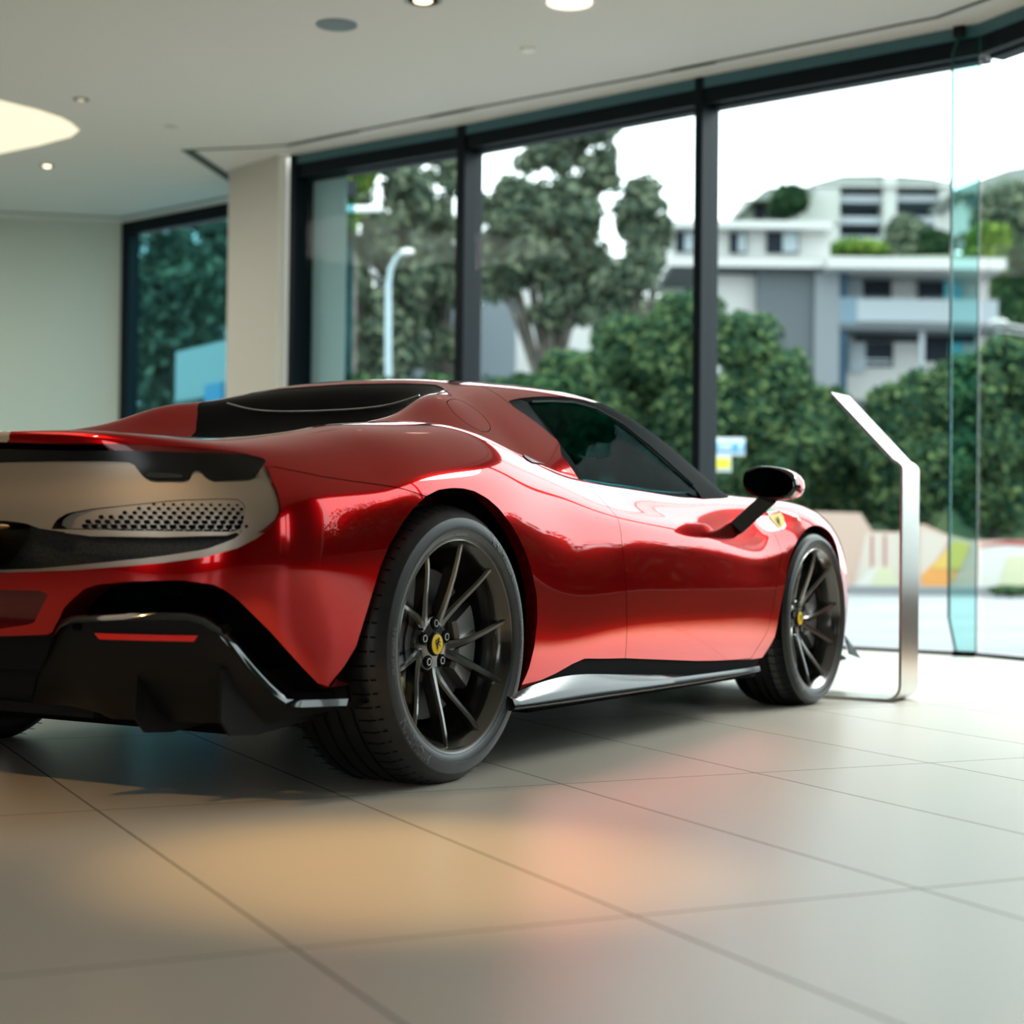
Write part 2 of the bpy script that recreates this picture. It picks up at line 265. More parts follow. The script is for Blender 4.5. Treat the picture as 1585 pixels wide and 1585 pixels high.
# ---------------------------------------------------------------- smooth surfaces
def bsm(n, t):
    t = np.asarray(t, float); i = np.clip(np.floor(t).astype(int), 0, n-2); f = t-i; M_ = np.zeros((len(t), n)); q = np.arange(len(t))
    for k, b in enumerate([(1-f)**3/6, (3*f**3-6*f**2+4)/6, (-3*f**3+3*f**2+3*f+1)/6, f**3/6]):
        j = i-1+k; lo = j < 0; hi = j > n-1; ok = ~(lo | hi)
        np.add.at(M_, (q[ok], j[ok]), b[ok])
        np.add.at(M_, (q[lo], np.zeros(lo.sum(), int)), 2*b[lo]); np.add.at(M_, (q[lo], np.ones(lo.sum(), int)), -b[lo])
        np.add.at(M_, (q[hi], np.full(hi.sum(), n-1)), 2*b[hi]); np.add.at(M_, (q[hi], np.full(hi.sum(), n-2)), -b[hi])
    return M_
class Surf:
    def __init__(s, P, su=14, sv=10, it=4):
        s.P = np.array(P, float); s.nu, s.nv = s.P.shape[:2]; Bu = bsm(s.nu, np.arange(s.nu)); Bv = bsm(s.nv, np.arange(s.nv)); Q = s.P.copy()
        for _ in range(it): Q = Q+s.P-np.einsum('ia,jb,abk->ijk', Bu, Bv, Q)
        s.Q = Q; s.us = np.linspace(0, s.nu-1, (s.nu-1)*su+1); s.vs = np.linspace(0, s.nv-1, (s.nv-1)*sv+1)
        s.G = s.grid(s.us, s.vs); e = 1e-3
        a = s.grid(np.minimum(s.us+e, s.nu-1), s.vs)-s.grid(np.maximum(s.us-e, 0), s.vs)
        b = s.grid(s.us, np.minimum(s.vs+e, s.nv-1))-s.grid(s.us, np.maximum(s.vs-e, 0))
        n = -np.cross(a, b); l = np.linalg.norm(n, axis=2, keepdims=True); s.N = n/np.maximum(l, 1e-12)
        s.U, s.V = np.meshgrid(s.us, s.vs, indexing='ij')
    def grid(s, us, vs): return np.einsum('ia,jb,abk->ijk', bsm(s.nu, us), bsm(s.nv, vs), s.Q)
    def at(s, u, v): return np.einsum('ia,ib,abk->ik', bsm(s.nu, np.atleast_1d(u)), bsm(s.nv, np.atleast_1d(v)), s.Q)
    def inside(s, poly):
        x, y = s.U, s.V; r = np.zeros(x.shape, bool); n = len(poly)
        for i in range(n):
            (x0, y0), (x1, y1) = poly[i], poly[(i+1) % n]
            if y0 == y1: continue
            c = ((y0 > y) != (y1 > y)) & (x < (x1-x0)*(y-y0)/(y1-y0)+x0); r ^= c
        return r
    def dist(s, line, closed):
        "metric distance of every grid vertex to a curve drawn on the surface"
        pts = []; m = len(line)
        for i in range(m if closed else m-1):
            a = np.array(line[i]); b = np.array(line[(i+1) % m]); k = max(1, int(np.ceil(np.abs(b-a).max()/.35)))
            for q in range(k): pts.append(a+(b-a)*q/k)
        if not closed: pts.append(np.array(line[-1]))
        pts = np.array(pts); X = s.at(pts[:, 0], pts[:, 1]); 
        if closed: X = np.vstack([X, X[:1]])
        G = s.G.reshape(-1, 3); best = np.full(len(G), 1e9)
        for a, b in zip(X[:-1], X[1:]):
            d = b-a; L = d@d
            if L < 1e-14: continue
            t = np.clip((G-a)@d/L, 0, 1); best = np.minimum(best, ((G-a-t[:, None]*d)**2).sum(1))
        return np.sqrt(best).reshape(s.U.shape)
    def region(s, poly): d = s.dist(poly, True); return np.where(s.inside(poly), d, -d)
def emit(S, conds, name, m, parent, sides=(1, -1), off=0.0, shift=None, flip=False):
    "the part of surface S where every cond > 0, on one or both sides of the car"
    G = S.G+S.N*off
    if shift is not None: G = G+shift
    nu, nv = S.U.shape; C = np.stack(conds, -1) if conds else np.ones((nu, nv, 1))
    pos = (C > 0).all(-1); q = [slice(0, -1), slice(1, None)]
    allp = pos[q[0], q[0]] & pos[q[1], q[0]] & pos[q[1], q[1]] & pos[q[0], q[1]]
    some = ((C[q[0], q[0]] > 0) | (C[q[1], q[0]] > 0) | (C[q[1], q[1]] > 0) | (C[q[0], q[1]] > 0)).all(-1) & ~allp
    ids = np.arange(nu*nv).reshape(nu, nv); F = []
    a, b, c, d = ids[q[0], q[0]][allp], ids[q[0], q[1]][allp], ids[q[1], q[1]][allp], ids[q[1], q[0]][allp]
    quads = np.stack([a, b, c, d], -1); used = np.unique(quads); remap = np.full(nu*nv, -1); remap[used] = np.arange(len(used))
    V = [tuple(x) for x in G.reshape(-1, 3)[used]]; N = [tuple(x) for x in S.N.reshape(-1, 3)[used]]; F = [tuple(r) for r in remap[quads].tolist()]
    R = np.concatenate([G, S.N, C], -1); nc = C.shape[-1]
    for i, j in zip(*np.nonzero(some)):
        poly = [R[i, j], R[i, j+1], R[i+1, j+1], R[i+1, j]]
        for k in range(nc):
            out = []
            for x in range(len(poly)):
                p, r = poly[x], poly[(x+1) % len(poly)]; sp, sr = p[6+k], r[6+k]
                if sp > 0: out.append(p)
                if (sp > 0) != (sr > 0): out.append(p+(r-p)*(sp/(sp-sr)))
            poly = out
            if len(poly) < 3: break
        if len(poly) >= 3:
            bse = len(V)
            for p in poly: V.append(tuple(p[:3])); N.append(tuple(p[3:6]))
            F.append(tuple(range(bse, bse+len(poly))))
    if not F: return None
    V = np.array(V); N = np.array(N)
    if flip: N = -N
    VV, NN, FF = [], [], []
    for s_ in sides:
        o = len(VV) and sum(len(x) for x in VV); VV.append(V*[1, s_, 1]); NN.append(N*[1, s_, 1])
        rev = (s_ == -1) != flip
        FF += [tuple(x+o for x in (f[::-1] if rev else f)) for f in F]
    return build(name, np.vstack(VV), FF, m, parent, normals=np.vstack(NN))
def emit2(*a, **k): return [emit(*a, sides=(s_,), **k) for s_ in (1, -1)]
def lip2(*a, **k): return [lip(*a, sides=(s_,), **k) for s_ in (1, -1)]
def lip(S, line, depth, m, name, parent, sides=(1, -1), direction=None, closed=False):
    "a narrow return flange folded inward along a curve on the surface"
    L = np.array(line, float); X = S.at(L[:, 0], L[:, 1]); mb = MB()
    for s_ in sides:
        A = X*[1, s_, 1]; D = np.array(direction)*[1, s_, 1]*depth
        n = len(A); mb.add(list(A)+list(A+D), [(i, (i+1) % n, (i+1) % n+n, i+n) for i in range(n if closed else n-1)])
    return mb.build(name, m, parent, smooth=True, angle=60)
# ================================================================ showroom
H = 3.56
def struct(o): o['kind'] = 'structure'; return o
W0, W1, W2, W3 = (6.727, 4.851), (6.525, 3.176), (6.172, 1.179), (5.890, -.660)
W4, W5, W6, W7 = (5.30, -1.56), (3.6, -4.1), (1.6, -6.3), (-1.4, -7.9)
FT = mat('stone_floor_tile', (.50, .45, .38), .30, coat=.12, coat_r=.22); n, l, b = nodes(FT)
tc = n.new('ShaderNodeTexCoord'); sp = n.new('ShaderNodeSeparateXYZ'); l.new(tc.outputs['Object'], sp.inputs[0])
def mth(op, a, b_=None):
    m_ = n.new('ShaderNodeMath'); m_.operation = op
    for i, v in enumerate((a, b_)):
        if v is None: continue
        if isinstance(v, (int, float)): m_.inputs[i].default_value = v
        else: l.new(v, m_.inputs[i])
    return m_.outputs[0]
g_ = -2.16646547; sn, cs = math.sin(g_), math.cos(g_)
S_ = mth('DIVIDE', mth('SUBTRACT', mth('ADD', mth('MULTIPLY', sp.outputs[0], -sn), mth('MULTIPLY', sp.outputs[1], cs)), -.98432), .58961)
T_ = mth('DIVIDE', mth('SUBTRACT', mth('ADD', mth('MULTIPLY', sp.outputs[0], cs), mth('MULTIPLY', sp.outputs[1], sn)), 2.33016), 1.42659)
def near(v, half): return mth('GREATER_THAN', mth('ABSOLUTE', mth('SUBTRACT', mth('FRACT', v), .5)), .5-half)
line = mth('MAXIMUM', near(S_, .0028/.5896), near(T_, .0028/1.4266))
wn = n.new('ShaderNodeTexWhiteNoise'); cb = n.new('ShaderNodeCombineXYZ'); l.new(mth('FLOOR', S_), cb.inputs[0]); l.new(mth('FLOOR', T_), cb.inputs[1]); l.new(cb.outputs[0], wn.inputs[0])
ns = n.new('ShaderNodeTexNoise'); ns.inputs['Scale'].default_value = 2.2; ns.inputs['Detail'].default_value = 5; l.new(tc.outputs['Object'], ns.inputs[0])
v_ = mth('ADD', mth('ADD', mth('MULTIPLY', wn.outputs[0], .07), mth('MULTIPLY', ns.outputs[0], .06)), .925)
hs = n.new('ShaderNodeMix'); hs.data_type = 'RGBA'; hs.blend_type = 'MULTIPLY'; hs.inputs[0].default_value = 1; hs.inputs[6].default_value = (*FLOORC, 1); l.new(v_, hs.inputs[7])
gm_ = n.new('ShaderNodeMix'); gm_.data_type = 'RGBA'; l.new(line, gm_.inputs[0]); l.new(hs.outputs[2], gm_.inputs[6]); gm_.inputs[7].default_value = (.13, .105, .07, 1); l.new(gm_.outputs[2], b.inputs['Base Color'])
l.new(mth('ADD', mth('MULTIPLY', line, .5), FLOORR), b.inputs['Roughness'])
outer = [W0, W1, W2, W3, W4, W5, W6, W7, (-8.4, -7.9), (-8.4, 15.1), (2.1, 15.1), (8.62, 8.2), (7.9, 6.15), (7.2, 5.6)]
struct(build('floor', [(x, y, 0) for x, y in outer]+[(x, y, -.25) for x, y in outer], [tuple(range(14))[::-1], tuple(range(14, 28))]+[(i, (i+1) % 14, (i+1) % 14+14, i+14) for i in range(14)], FT))
WALL = mat('painted_wall', (.58, .66, .60), .6); CEIL = mat('ceiling_paint', (.62, .62, .60), .7); PILL = mat('pillar_paint', (.60, .585, .54), .6)
struct(build('ceiling', [(x, y, H) for x, y in outer]+[(x, y, H+.3) for x, y in outer], [tuple(range(14)), tuple(range(14, 28))[::-1]]+[(i, (i+1) % 14, (i+1) % 14+14, i+14) for i in range(14)], CEIL))
struct(MB().wall((8.30, 8.02), (2.0, 14.9), -.25, 0, H).build('wall_left', WALL))
struct(MB().box((-8.5, 14.8, 0), (2.1, 15.1, H)).build('wall_far', WALL))
DARKW = mat('dark_wall', (.10, .095, .09), .6); BACKW = mat('grey_back_wall', (.18, .17, .16), .6)
# wall behind the camera with two tall windows, added right-hand low wall
mb = MB()
for y0, y1 in ((-8.1, -4.9), (-4.0, -3.72), (-2.4, -.5), (.6, 14.0)): mb.box((-8.5, y0, 0), (-8.2, y1, H))
for y0, y1 in ((-4.9, -4.0), (-3.72, -2.4), (-.5, .6)): mb.box((-8.5, y0, 3.0), (-8.2, y1, H)); mb.box((-8.5, y0, 0), (-8.2, y1, .5))
struct(mb.build('wall_back', DARKW))
FRAME = mat('dark_teal_frame', (.004, .009, .014), .45, 0, 0, spec=.12); FRAMEL = mat('blue_grey_frame_side', (.05, .085, .115), .4, .3, .2)
RAIL = mat('teal_grey_head', (.06, .16, .19), .4, .2)
segs = [(W0, W1), (W1, W2), (W2, W3), (W3, W4), (W4, W5), (W5, W6), ((-.2, -7.26), (-1.3, -7.86))]
for i, (p, q) in enumerate(segs):
    p3, q3 = Vector((*p, 0)), Vector((*q, 0)); d = (q3-p3).normalized(); nrm = Vector((-d.y, d.x, 0))   # outward is to the left of travel? sign checked below
    out_ = nrm if nrm.dot(Vector((1, 0, 0))-Vector((0, .6, 0))) > 0 else -nrm
    r = empty('window_%d' % (i+1)); r['kind'] = 'structure'
    mb = MB(); c = (p3+q3)/2; L = (q3-p3).length/2
    mb.mi = 0; mb.obox(c+out_*.02+Vector((0, 0, H-.035)), d*L, out_*.03, (0, 0, .035))
    mb.mi = 1; mb.obox(c+out_*.06+Vector((0, 0, H-.115)), d*L, out_*.06, (0, 0, .055)); mb.obox(c+out_*.13+Vector((0, 0, H-.15)), d*L, out_*.05, (0, 0, .035))
    mb.mi = 1; mb.obox(c+out_*.05+Vector((0, 0, .008)), d*L, out_*.03, (0, 0, .010))
    mb.build('window_frame', [RAIL, FRAME], r)
    MB().obox(c+out_*.05+Vector((0, 0, H/2-.05)), d*(L-.001), out_*.006, (0, 0, H/2-.08)).build('pane', GLASSW, r)
# mullions
def mullion(p, d, k, out_=None, w=.035):
    d = Vector((*d, 0)).normalized(); o_ = Vector((-d.y, d.x, 0)); o_ = o_ if o_.x > 0 or (abs(o_.x) < .3 and o_.y < 0) else -o_
    mb = MB(); c = Vector((*p, 0)); mb.obox(c+o_*.08+Vector((0, 0, H/2)), d*w, o_*.10, (0, 0, H/2))
    o = mb.build('trim_%d' % k, FRAME, bevel=.006); struct(o); return o
D = (W2[0]-W1[0], W2[1]-W1[1])
mullion((W0[0]-.005, W0[1]-.03), D, 1); mullion(W1, D, 2, w=.040); mullion(W2, D, 3, w=.030)
mullion(W4, (W5[0]-W4[0], W5[1]-W4[1]), 4); mullion(W5, (W6[0]-W5[0], W6[1]-W5[1]), 5); mb = MB(); d_ = (Vector((*W5, 0))-Vector((*W6, 0))).normalized(); mb.wall(W6, tuple((Vector((*W6, 0))+d_*.45).xy), .2, 0, H); struct(mb.build('wall_added_pier', DARKW)); mullion(W6, (W7[0]-W6[0], W7[1]-W6[1]), 6)  # unseen dark pier added to break up the glazing mirrored in the fender
mb = MB()
for p, q in ((W6, (-.2, -7.26)), ((-1.3, -7.86), W7), (W7, (-8.3, -7.9))): mb.wall(p, q, .2, 0, H)
mb.wall((-.2, -7.26), (-1.3, -7.86), .2, 0, .55); mb.wall((-.2, -7.26), (-1.3, -7.86), .2, 2.9, H); mb.wall((-.55, -7.45), (-.63, -7.49), .15, .55, 2.9)
for p, q in ((W4, W5), (W5, W6)): mb.wall(p, q, .12, 0, .42)  # added dark upstand, keeps the bright road out of the door reflection
struct(mb.build('wall_right', DARKW))
# glass fin at the corner
fr = empty('glass_fin', (5.885, -.66, 0), 'green-edged upright glass fin bracing the glazing at its corner', 'glass fin')
fi, fo = Vector((5.877, -.515, 0)), Vector((5.885, -.667, 0)); fd = fo-fi
prof = [(0, .22), (0, H-.16), (.3, H-.03), (1, H-.03), (1, .012), (.30, .012)]
fb = Vector((5.885, -.66, 0))
def fin_local(t, z, dx=0): return fi+fd*t+Vector((dx, 0, z))-fb
MB().prism([fin_local(t, z, -.006) for t, z in prof], (.012, 0, 0)).build('pane', GLASSF, fr)
mb = MB(); mb.tube([fin_local(t, z) for t, z in ((.28, .02), (0, .22), (0, H-.16), (.3, H-.03))], .0085, 6); mb.tube([fin_local(1, .02), fin_local(1, H-.03)], .0045, 6); mb.build('glass_edge', GEDGE, fr)
mb = MB(); a = fin_local(.18, 0); mb.box((a.x-.02, fin_local(1.02, 0).y, 0), (a.x+.02, a.y, .03)); mb.build('clamp', BLACK, fr); mb = MB(); mb.box((a.x-.02, fin_local(.45, 0).y, H-.06), (a.x+.02, a.y+.02, H-.002)); mb.build('clamp', BLACK, fr)
# pillar and the recessed bay behind it
PB, PA = Vector((6.80, 4.90, 0)), Vector((7.245, 5.855, 0)); pd = (PA-PB)
struct(MB().prism([(6.66, 4.93, 0), (6.90, 5.62, 0), (7.5, 5.85, 0), (7.5, 4.95, 0)], (0, 0, H)).build('wall_pillar', PILL))
struct(MB().prism([(6.655, 4.925, 0), (6.70, 4.885, 0), (6.84, 4.90, 0), (6.84, 4.94, 0)], (0, 0, H)).build('trim_8', mat('white_jamb', (.85, .88, .82), .5)))
r = empty('window_9'); r['kind'] = 'structure'
p3, q3 = Vector((8.25, 8.02, 0)), Vector((7.66, 4.98, 0)); d = (q3-p3).normalized(); o_ = Vector((-d.y, d.x, 0)); o_ = o_ if o_.x > 0 else -o_; c = (p3+q3)/2; L = (q3-p3).length/2
mb = MB(); mb.obox(c+o_*.03+Vector((0, 0, H-.06)), d*L, o_*.05, (0, 0, .06)); mb.obox(p3+d*.06+o_*.04+Vector((0, 0, H/2)), d*.06, o_*.06, (0, 0, H/2)); mb.obox(c+o_*.03+Vector((0, 0, .03)), d*L, o_*.05, (0, 0, .03)); mb.build('window_frame', FRAME, r)
MB().obox(c+o_*.05+Vector((0, 0, H/2-.05)), d*L, o_*.006, (0, 0, H/2-.08)).build('pane', GLASST, r)
# shadow gap in the ceiling
GAPM = mat('shadow_gap', (.05, .07, .06), .8); STRIP = mat('gap_trim', (.30, .34, .32), .6)
G1 = [(6.197, 5.438), (6.366, 4.888), (6.418, 4.654), (6.348, 4.26), (6.16, 2.967), (5.969, 1.46), (5.897, 1.059), (5.648, -.492), (5.30, -1.12), (3.3, -4.0), (1.3, -6.1), (-1.5, -7.5), (-8.2, -7.5)]
def strip(name, pts, w, m_, k=None, z=H-.004, t=.004):
    mb = MB()
    for a, b_ in zip(pts[:-1], pts[1:]):
        a, b_ = Vector((*a, z)), Vector((*b_, z)); d = (b_-a).normalized(); nn_ = Vector((-d.y, d.x, 0)); mb.obox((a+b_)/2, (b_-a)/2+d*w*.4, nn_*w, (0, 0, t/2))
    return struct(mb.build(name, m_))
strip('trim_9', G1, .014, GAPM); strip('trim_10', [(6.197, 5.438), (7.245, 5.855)], .045, GAPM)
strip('trim_11', [(7.9, 5.5), (7.697, 6.246), (8.02, 7.84), (7.31, 8.60), (4.5, 11.6)], .014, GAPM)
for k, (a, b_) in enumerate((((6.418, 4.654), (6.30, 3.93)), ((6.20, 3.25), (6.14, 2.86)), ((5.93, 1.27), (5.88, .96)))): strip('trim_%d' % (12+k), [a, b_], .019, mat('dark_gap_cover', (.03, .045, .035), .7), z=H-.008)

# ---- ceiling fixtures
cv = empty('light_cove', (4.0, 7.0, H), 'large warm glowing rounded light panel set in the ceiling at far left', 'ceiling light')
cove = [(4.459, 5.569), (4.774, 5.532), (5.0, 5.55), (5.152, 5.603), (5.327, 5.70), (5.45, 5.90), (5.54, 6.32), (5.60, 6.80), (5.62, 7.4), (5.4, 8.2), (4.8, 8.6), (3.4, 8.6), (2.6, 8.0), (2.4, 6.8), (2.8, 5.9), (3.6, 5.65)]
GLOW = mat('warm_light_panel', (.9, .85, .7), .6, emit=(1, .86, .62), es=COVE)
MB().prism([(x-4, y-7, -.006) for x, y in cove], (0, 0, .005)).build('diffuser', GLOW, cv)
fill_panel = empty('light_cove', (-2.5, 1.2, H), 'added warm glowing fill panel in the ceiling above the car tail, out of view', 'ceiling light')  # unseen glowing panel added to go with the fill lamp
MB().box((-1.7, -.6, -.008), (1.7, .6, -.002)).build('diffuser', GLOW, fill_panel)
o = MB().cyl((4.167, 2.542, H-.006), (4.167, 2.542, H), .118, 48).build('ceiling_speaker', mat('grey_speaker_grille', (.15, .20, .22), .7), smooth=True); tag(o, 'round grey flush ceiling speaker grille', 'speaker')
mb = MB(); mb.lathe([(.0001, -.022), (.035, -.02), (.043, -.012), (.046, 0)], 32, c=(5.099, 1.818, H), axis='z'); tag(mb.build('smoke_detector', mat('white_plastic', (.85, .85, .82), .5), smooth=True), 'small white round detector on the ceiling right of the speaker', 'smoke detector')
def downlight(x, y, r_, label, lit):
    t = empty('downlight', (x, y, H), label, 'downlight', 'recessed ceiling downlights')
    MB().lathe([(r_, -.001), (r_*1.02, -.006), (r_*.84, -.008), (r_*.80, -.002)], 32, axis='z').build('bezel', mat('satin_bezel', (.35, .34, .30), .35, .6), t, smooth=True)
    MB().cyl((0, 0, -.003), (0, 0, -.001), r_*.8, 24).build('recess', VOID, t)
    MB().ball((0, 0, -.006), (r_*.5, r_*.5, .012), 16, 8).build('bulb', mat('lamp_bulb', (.8, .8, .7), .3, emit=(1, .8, .5), es=lit), t, smooth=True)
downlight(4.70, 5.06, .055, 'small dark downlight on the ceiling just right of the glowing panel', .3)
downlight(6.09, 6.80, .060, 'small pale downlight below the glowing panel, near the left wall', 4)
downlight(4.03, 1.86, .105, 'large downlight ring cut by the top edge above the car roof', 3)
o = empty('round_ceiling_light', (4.43, 1.17, H), 'round warm ceiling light at the top edge right of centre', 'ceiling light')
MB().cyl((0, 0, -.012), (0, 0, 0), .125, 48).build('diffuser', mat('round_light_glow', (.9, .85, .8), .5, emit=(1, .82, .66), es=1.2), o, smooth=True)
tag(MB().box((5.53, 5.0, H-.006), (5.60, 5.07, H)).build('ceiling_plate', mat('plate_grey', (.45, .47, .43), .6)), 'tiny square cover plate on the ceiling', 'cover plate')
p = Vector((7.05, 8.98, 3.30)); 
o = MB().obox((7.22, 9.19, 3.33), Vector((.66, -.72, 0)).normalized()*.055, Vector((.72, .66, 0))*.035, (0, 0, .095)).build('wall_sensor', mat('beige_plastic', (.42, .42, .36), .6), bevel=.02); tag(o, 'beige motion sensor high on the left wall', 'sensor')
# pale blind in the first bay
bl = MB(); fd_ = Vector((W1[0]-W0[0], W1[1]-W0[1], 0)).normalized(); on_ = Vector((-fd_.y, fd_.x, 0)); on_ = on_ if on_.x > 0 else -on_
a = Vector((*W0, 0))+fd_*.02+on_*.16; V = []; nn2 = 40
for k in range(nn2+1):
    t = k/nn2*.40; q = a+fd_*t+on_*.006*math.sin(k*1.3); V += [(q.x, q.y, .03), (q.x, q.y, H-.09 if t > .13 else H-.05)]
for k in range(nn2+1): V += [(V[2*k][0]+.006, V[2*k][1], V[2*k][2]), (V[2*k+1][0]+.006, V[2*k+1][1], V[2*k+1][2])]
N2 = 2*(nn2+1); F = [(2*k, 2*k+2, 2*k+3, 2*k+1) for k in range(nn2)]+[(N2+2*k, N2+2*k+1, N2+2*k+3, N2+2*k+2) for k in range(nn2)]
o = build('window_blind', V, F, mat('pale_blue_blind', (.45, .62, .70), .7), smooth=True); tag(o, 'pale blue drawn blind inside the window bay beside the pillar', 'blind')

# ---- information stand: one bent steel band
X0 = 2.885; st = empty('display_stand', (X0, -1.195, 0), 'bent brushed steel display stand with tilted top at the front of the car', 'display stand')
path = [(-.62, .006)]
path += [(y, .006) for y in np.linspace(.50, .06, 4)]; path = [(.52, .006), (.06, .006)]
for a in np.linspace(0, PI/2, 7)[1:]: path.append((.06-.06*math.sin(a)-.0, .066-.06*math.cos(a)))
path += [(0, .92)]
dy, dz = (.30, .315); th = math.atan2(dz, dy)
for a in np.linspace(0, 1, 6)[1:]: path.append((.035*a*a, .92+.035*a+.0*a))
path += [(.035+.262, .955+.275)]
P3 = [Vector((0, y, z)) for y, z in path]; t_ = .006
V = []; 
for i, p in enumerate(P3):
    d = (P3[min(i+1, len(P3)-1)]-P3[max(i-1, 0)]).normalized(); nn_ = Vector((0, -d.z, d.y)); 
    for x, s_ in ((0, -1), (.215, -1), (.215, 1), (0, 1)): q = p+nn_*t_*s_+Vector((x, 0, 0)); V.append((q.x, q.y, q.z+.001))
m_ = len(P3); F = [(i*4+k, i*4+(k+1) % 4, (i+1)*4+(k+1) % 4, (i+1)*4+k) for i in range(m_-1) for k in range(4)]+[(3, 2, 1, 0), tuple((m_-1)*4+k for k in range(4))]
V = [(x, y, z-V[0][2]+.014 if False else z) for x, y, z in V]
zmin = min(v[2] for v in V); V = [(x, y, z-zmin) for x, y, z in V]
b_ = build('band', V, F, STEEL, st, smooth=True, angle=30)
a_, c_ = P3[-2], P3[-1]; d = (c_-a_).normalized(); nn_ = Vector((0, -d.z, d.y))
o = MB().obox((a_+c_)/2+Vector((.1075, 0, 0))+nn_*-.0085 + Vector((0, 0, -zmin)), (.095, 0, 0), d*.15, nn_*.001).build('info_card', mat('pale_card', (.62, .70, .68), .25, coat=.5), st)
# ================================================================ the car
CAR = empty('sports_car', (0, 0, 0), 'red low mid-engined sports coupe with black ten-spoke wheels on the showroom floor', 'car')
BODYS = Surf(BODY); FAS = Surf(np.array(BODY)+[.022, 0, 0]); CABS = Surf(CAB)
GX, GW, GZ = BODYS.G[..., 0], BODYS.G[..., 1], BODYS.G[..., 2]; BU, BV = BODYS.U, BODYS.V
tail = BODYS.region([(0, 6.9)]+K['tail_open']+[(0, 3.24)])
bump_poly = [(0, 1.6)]+K['bump']+[(5.7, .2), (5.8, -.6), (0, -.6)]
bump = BODYS.region(bump_poly)
r_arch = BODYS.region([(5.0, -.6), (5.25, .5)]+K['rear_arch']+[(9.16, .3), (9.12, -.6)])
f_arch = BODYS.region([(13.85, -.6), (13.95, .3)]+K['front_arch']+[(17.45, .3), (17.4, -.6)])
low = BODYS.region(K['sill']+[(14.2, .6), (14.3, -.6), (9.0, -.6)])
chin = BODYS.region([(17.2, -.6), (17.25, .9), (17.7, 1.15), (18.5, 1.2), (21.0, 1.6), (21.0, -.6)])
under_cab = BODYS.region([(10.3, 8.75), (10.3, 11.4), (15.75, 11.4), (15.3, 10), (14.6, 9.3), (13.8, 8.85)])
door_poly = [(10.9, 8.6), (10.98, 7.7), (10.96, 7.0)]+K['door_rear']+[(12.4, .99)]+K['door_front']+[(14.62, 4.6), (14.55, 5.8), (14.42, 6.8), (14.35, 7.8), (14.3, 8.6)]
door = BODYS.region(door_poly); bumper = BODYS.region([(-.5, -.6), (-.5, 5), (3.9, 5.6), (4.02, 6.6)]+K['seam']+[(7.2, 5.2), (7.4, 4.0), (6.5, -.6)]); plate = BODYS.region([(0, 2.81)]+K['plate']+[(0, 1.8)])
shield = BODYS.region(K['shield'])
stripe_zone = np.minimum(.268-GW, (BV-6.9)*.08)
stripe_zone = np.minimum(stripe_zone, (3.0-BU)*.2)
GAP = .0028
keep = [-tail, -bump, -r_arch, -f_arch, -low, -chin, -under_cab]
emit(BODYS, keep+[-door-GAP, -bumper-.0014, -stripe_zone, -shield], 'body_shell', RED, CAR)
emit(BODYS, keep+[bumper-.0014, -plate], 'rear_bumper', RED, CAR)
emit(BODYS, keep+[stripe_zone], 'racing_stripe', mat('grey_beige_stripe', (.42, .38, .34), .35, .4, 1), CAR)['label'] = 'grey beige racing stripe'
for s_ in (1, -1): emit(BODYS, keep+[door], 'door', RED, CAR, sides=(s_,))
emit(BODYS, [-tail, -bump, -r_arch, -f_arch, -under_cab, -plate], 'inner_structure', VOID, CAR, off=-.010)
emit2(BODYS, [low, -r_arch, -f_arch], 'sill_panel', VOID, CAR, off=-.004)
emit(BODYS, [chin, -f_arch], 'front_lower_lip', BLACK, CAR, off=-.002)
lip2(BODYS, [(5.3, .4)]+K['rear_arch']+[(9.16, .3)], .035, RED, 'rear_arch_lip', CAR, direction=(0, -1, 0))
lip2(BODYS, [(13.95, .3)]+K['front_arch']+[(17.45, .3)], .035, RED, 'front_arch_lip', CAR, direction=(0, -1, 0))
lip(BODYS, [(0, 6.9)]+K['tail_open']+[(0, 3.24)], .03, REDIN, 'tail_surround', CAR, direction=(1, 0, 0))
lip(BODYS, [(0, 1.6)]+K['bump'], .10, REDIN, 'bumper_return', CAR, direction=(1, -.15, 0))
# number plate recess
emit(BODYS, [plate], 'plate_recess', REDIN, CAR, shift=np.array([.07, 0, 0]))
lip(BODYS, [(0, 2.81)]+K['plate']+[(0, 1.8)], .07, RED, 'plate_recess_edge', CAR, direction=(1, 0, 0))
# tail panel
LBAR = mat('smoked_light_bar', (.005, .006, .008), .22, spec=.4)
ftail = FAS.region([(0, 6.9)]+K['tail_open']+[(0, 3.24)])+.012
flight = FAS.region([(0, 7.3), (0, 6.17)]+K['lights']+[(4.10, 6.9), (3.9, 7.4)])
fvoid = FAS.region([(0, 4.6)]+K['void']+[(0, 3.33)]); fperf = FAS.region(K['perf'])
ring = BODYS.region([(0, 6.9)]+K['tail_open']+[(0, 3.24)]); rs = np.zeros(BODYS.G.shape); rs[..., 0] = .024*np.clip(ring/.017, 0, 1)
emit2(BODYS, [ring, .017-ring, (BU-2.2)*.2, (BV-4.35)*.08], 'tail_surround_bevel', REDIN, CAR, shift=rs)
emit(FAS, [np.where((BU > 2.2) & (BV > 4.35), ftail-.024, ftail), -flight, -fvoid, -fperf-.0018], 'tail_panel', TITAN, CAR)['label'] = 'champagne grey tail panel'
sh = np.zeros(BODYS.G.shape); sh[..., 0] = .001+.032*np.clip((5.0-BV)/.65, 0, 1)**1.3
fperf_keep = np.maximum(fperf, -1)
vent = dict(zip((1, -1), emit2(FAS, [fperf], 'tail_vent_panel', TITAN, CAR, shift=sh)))
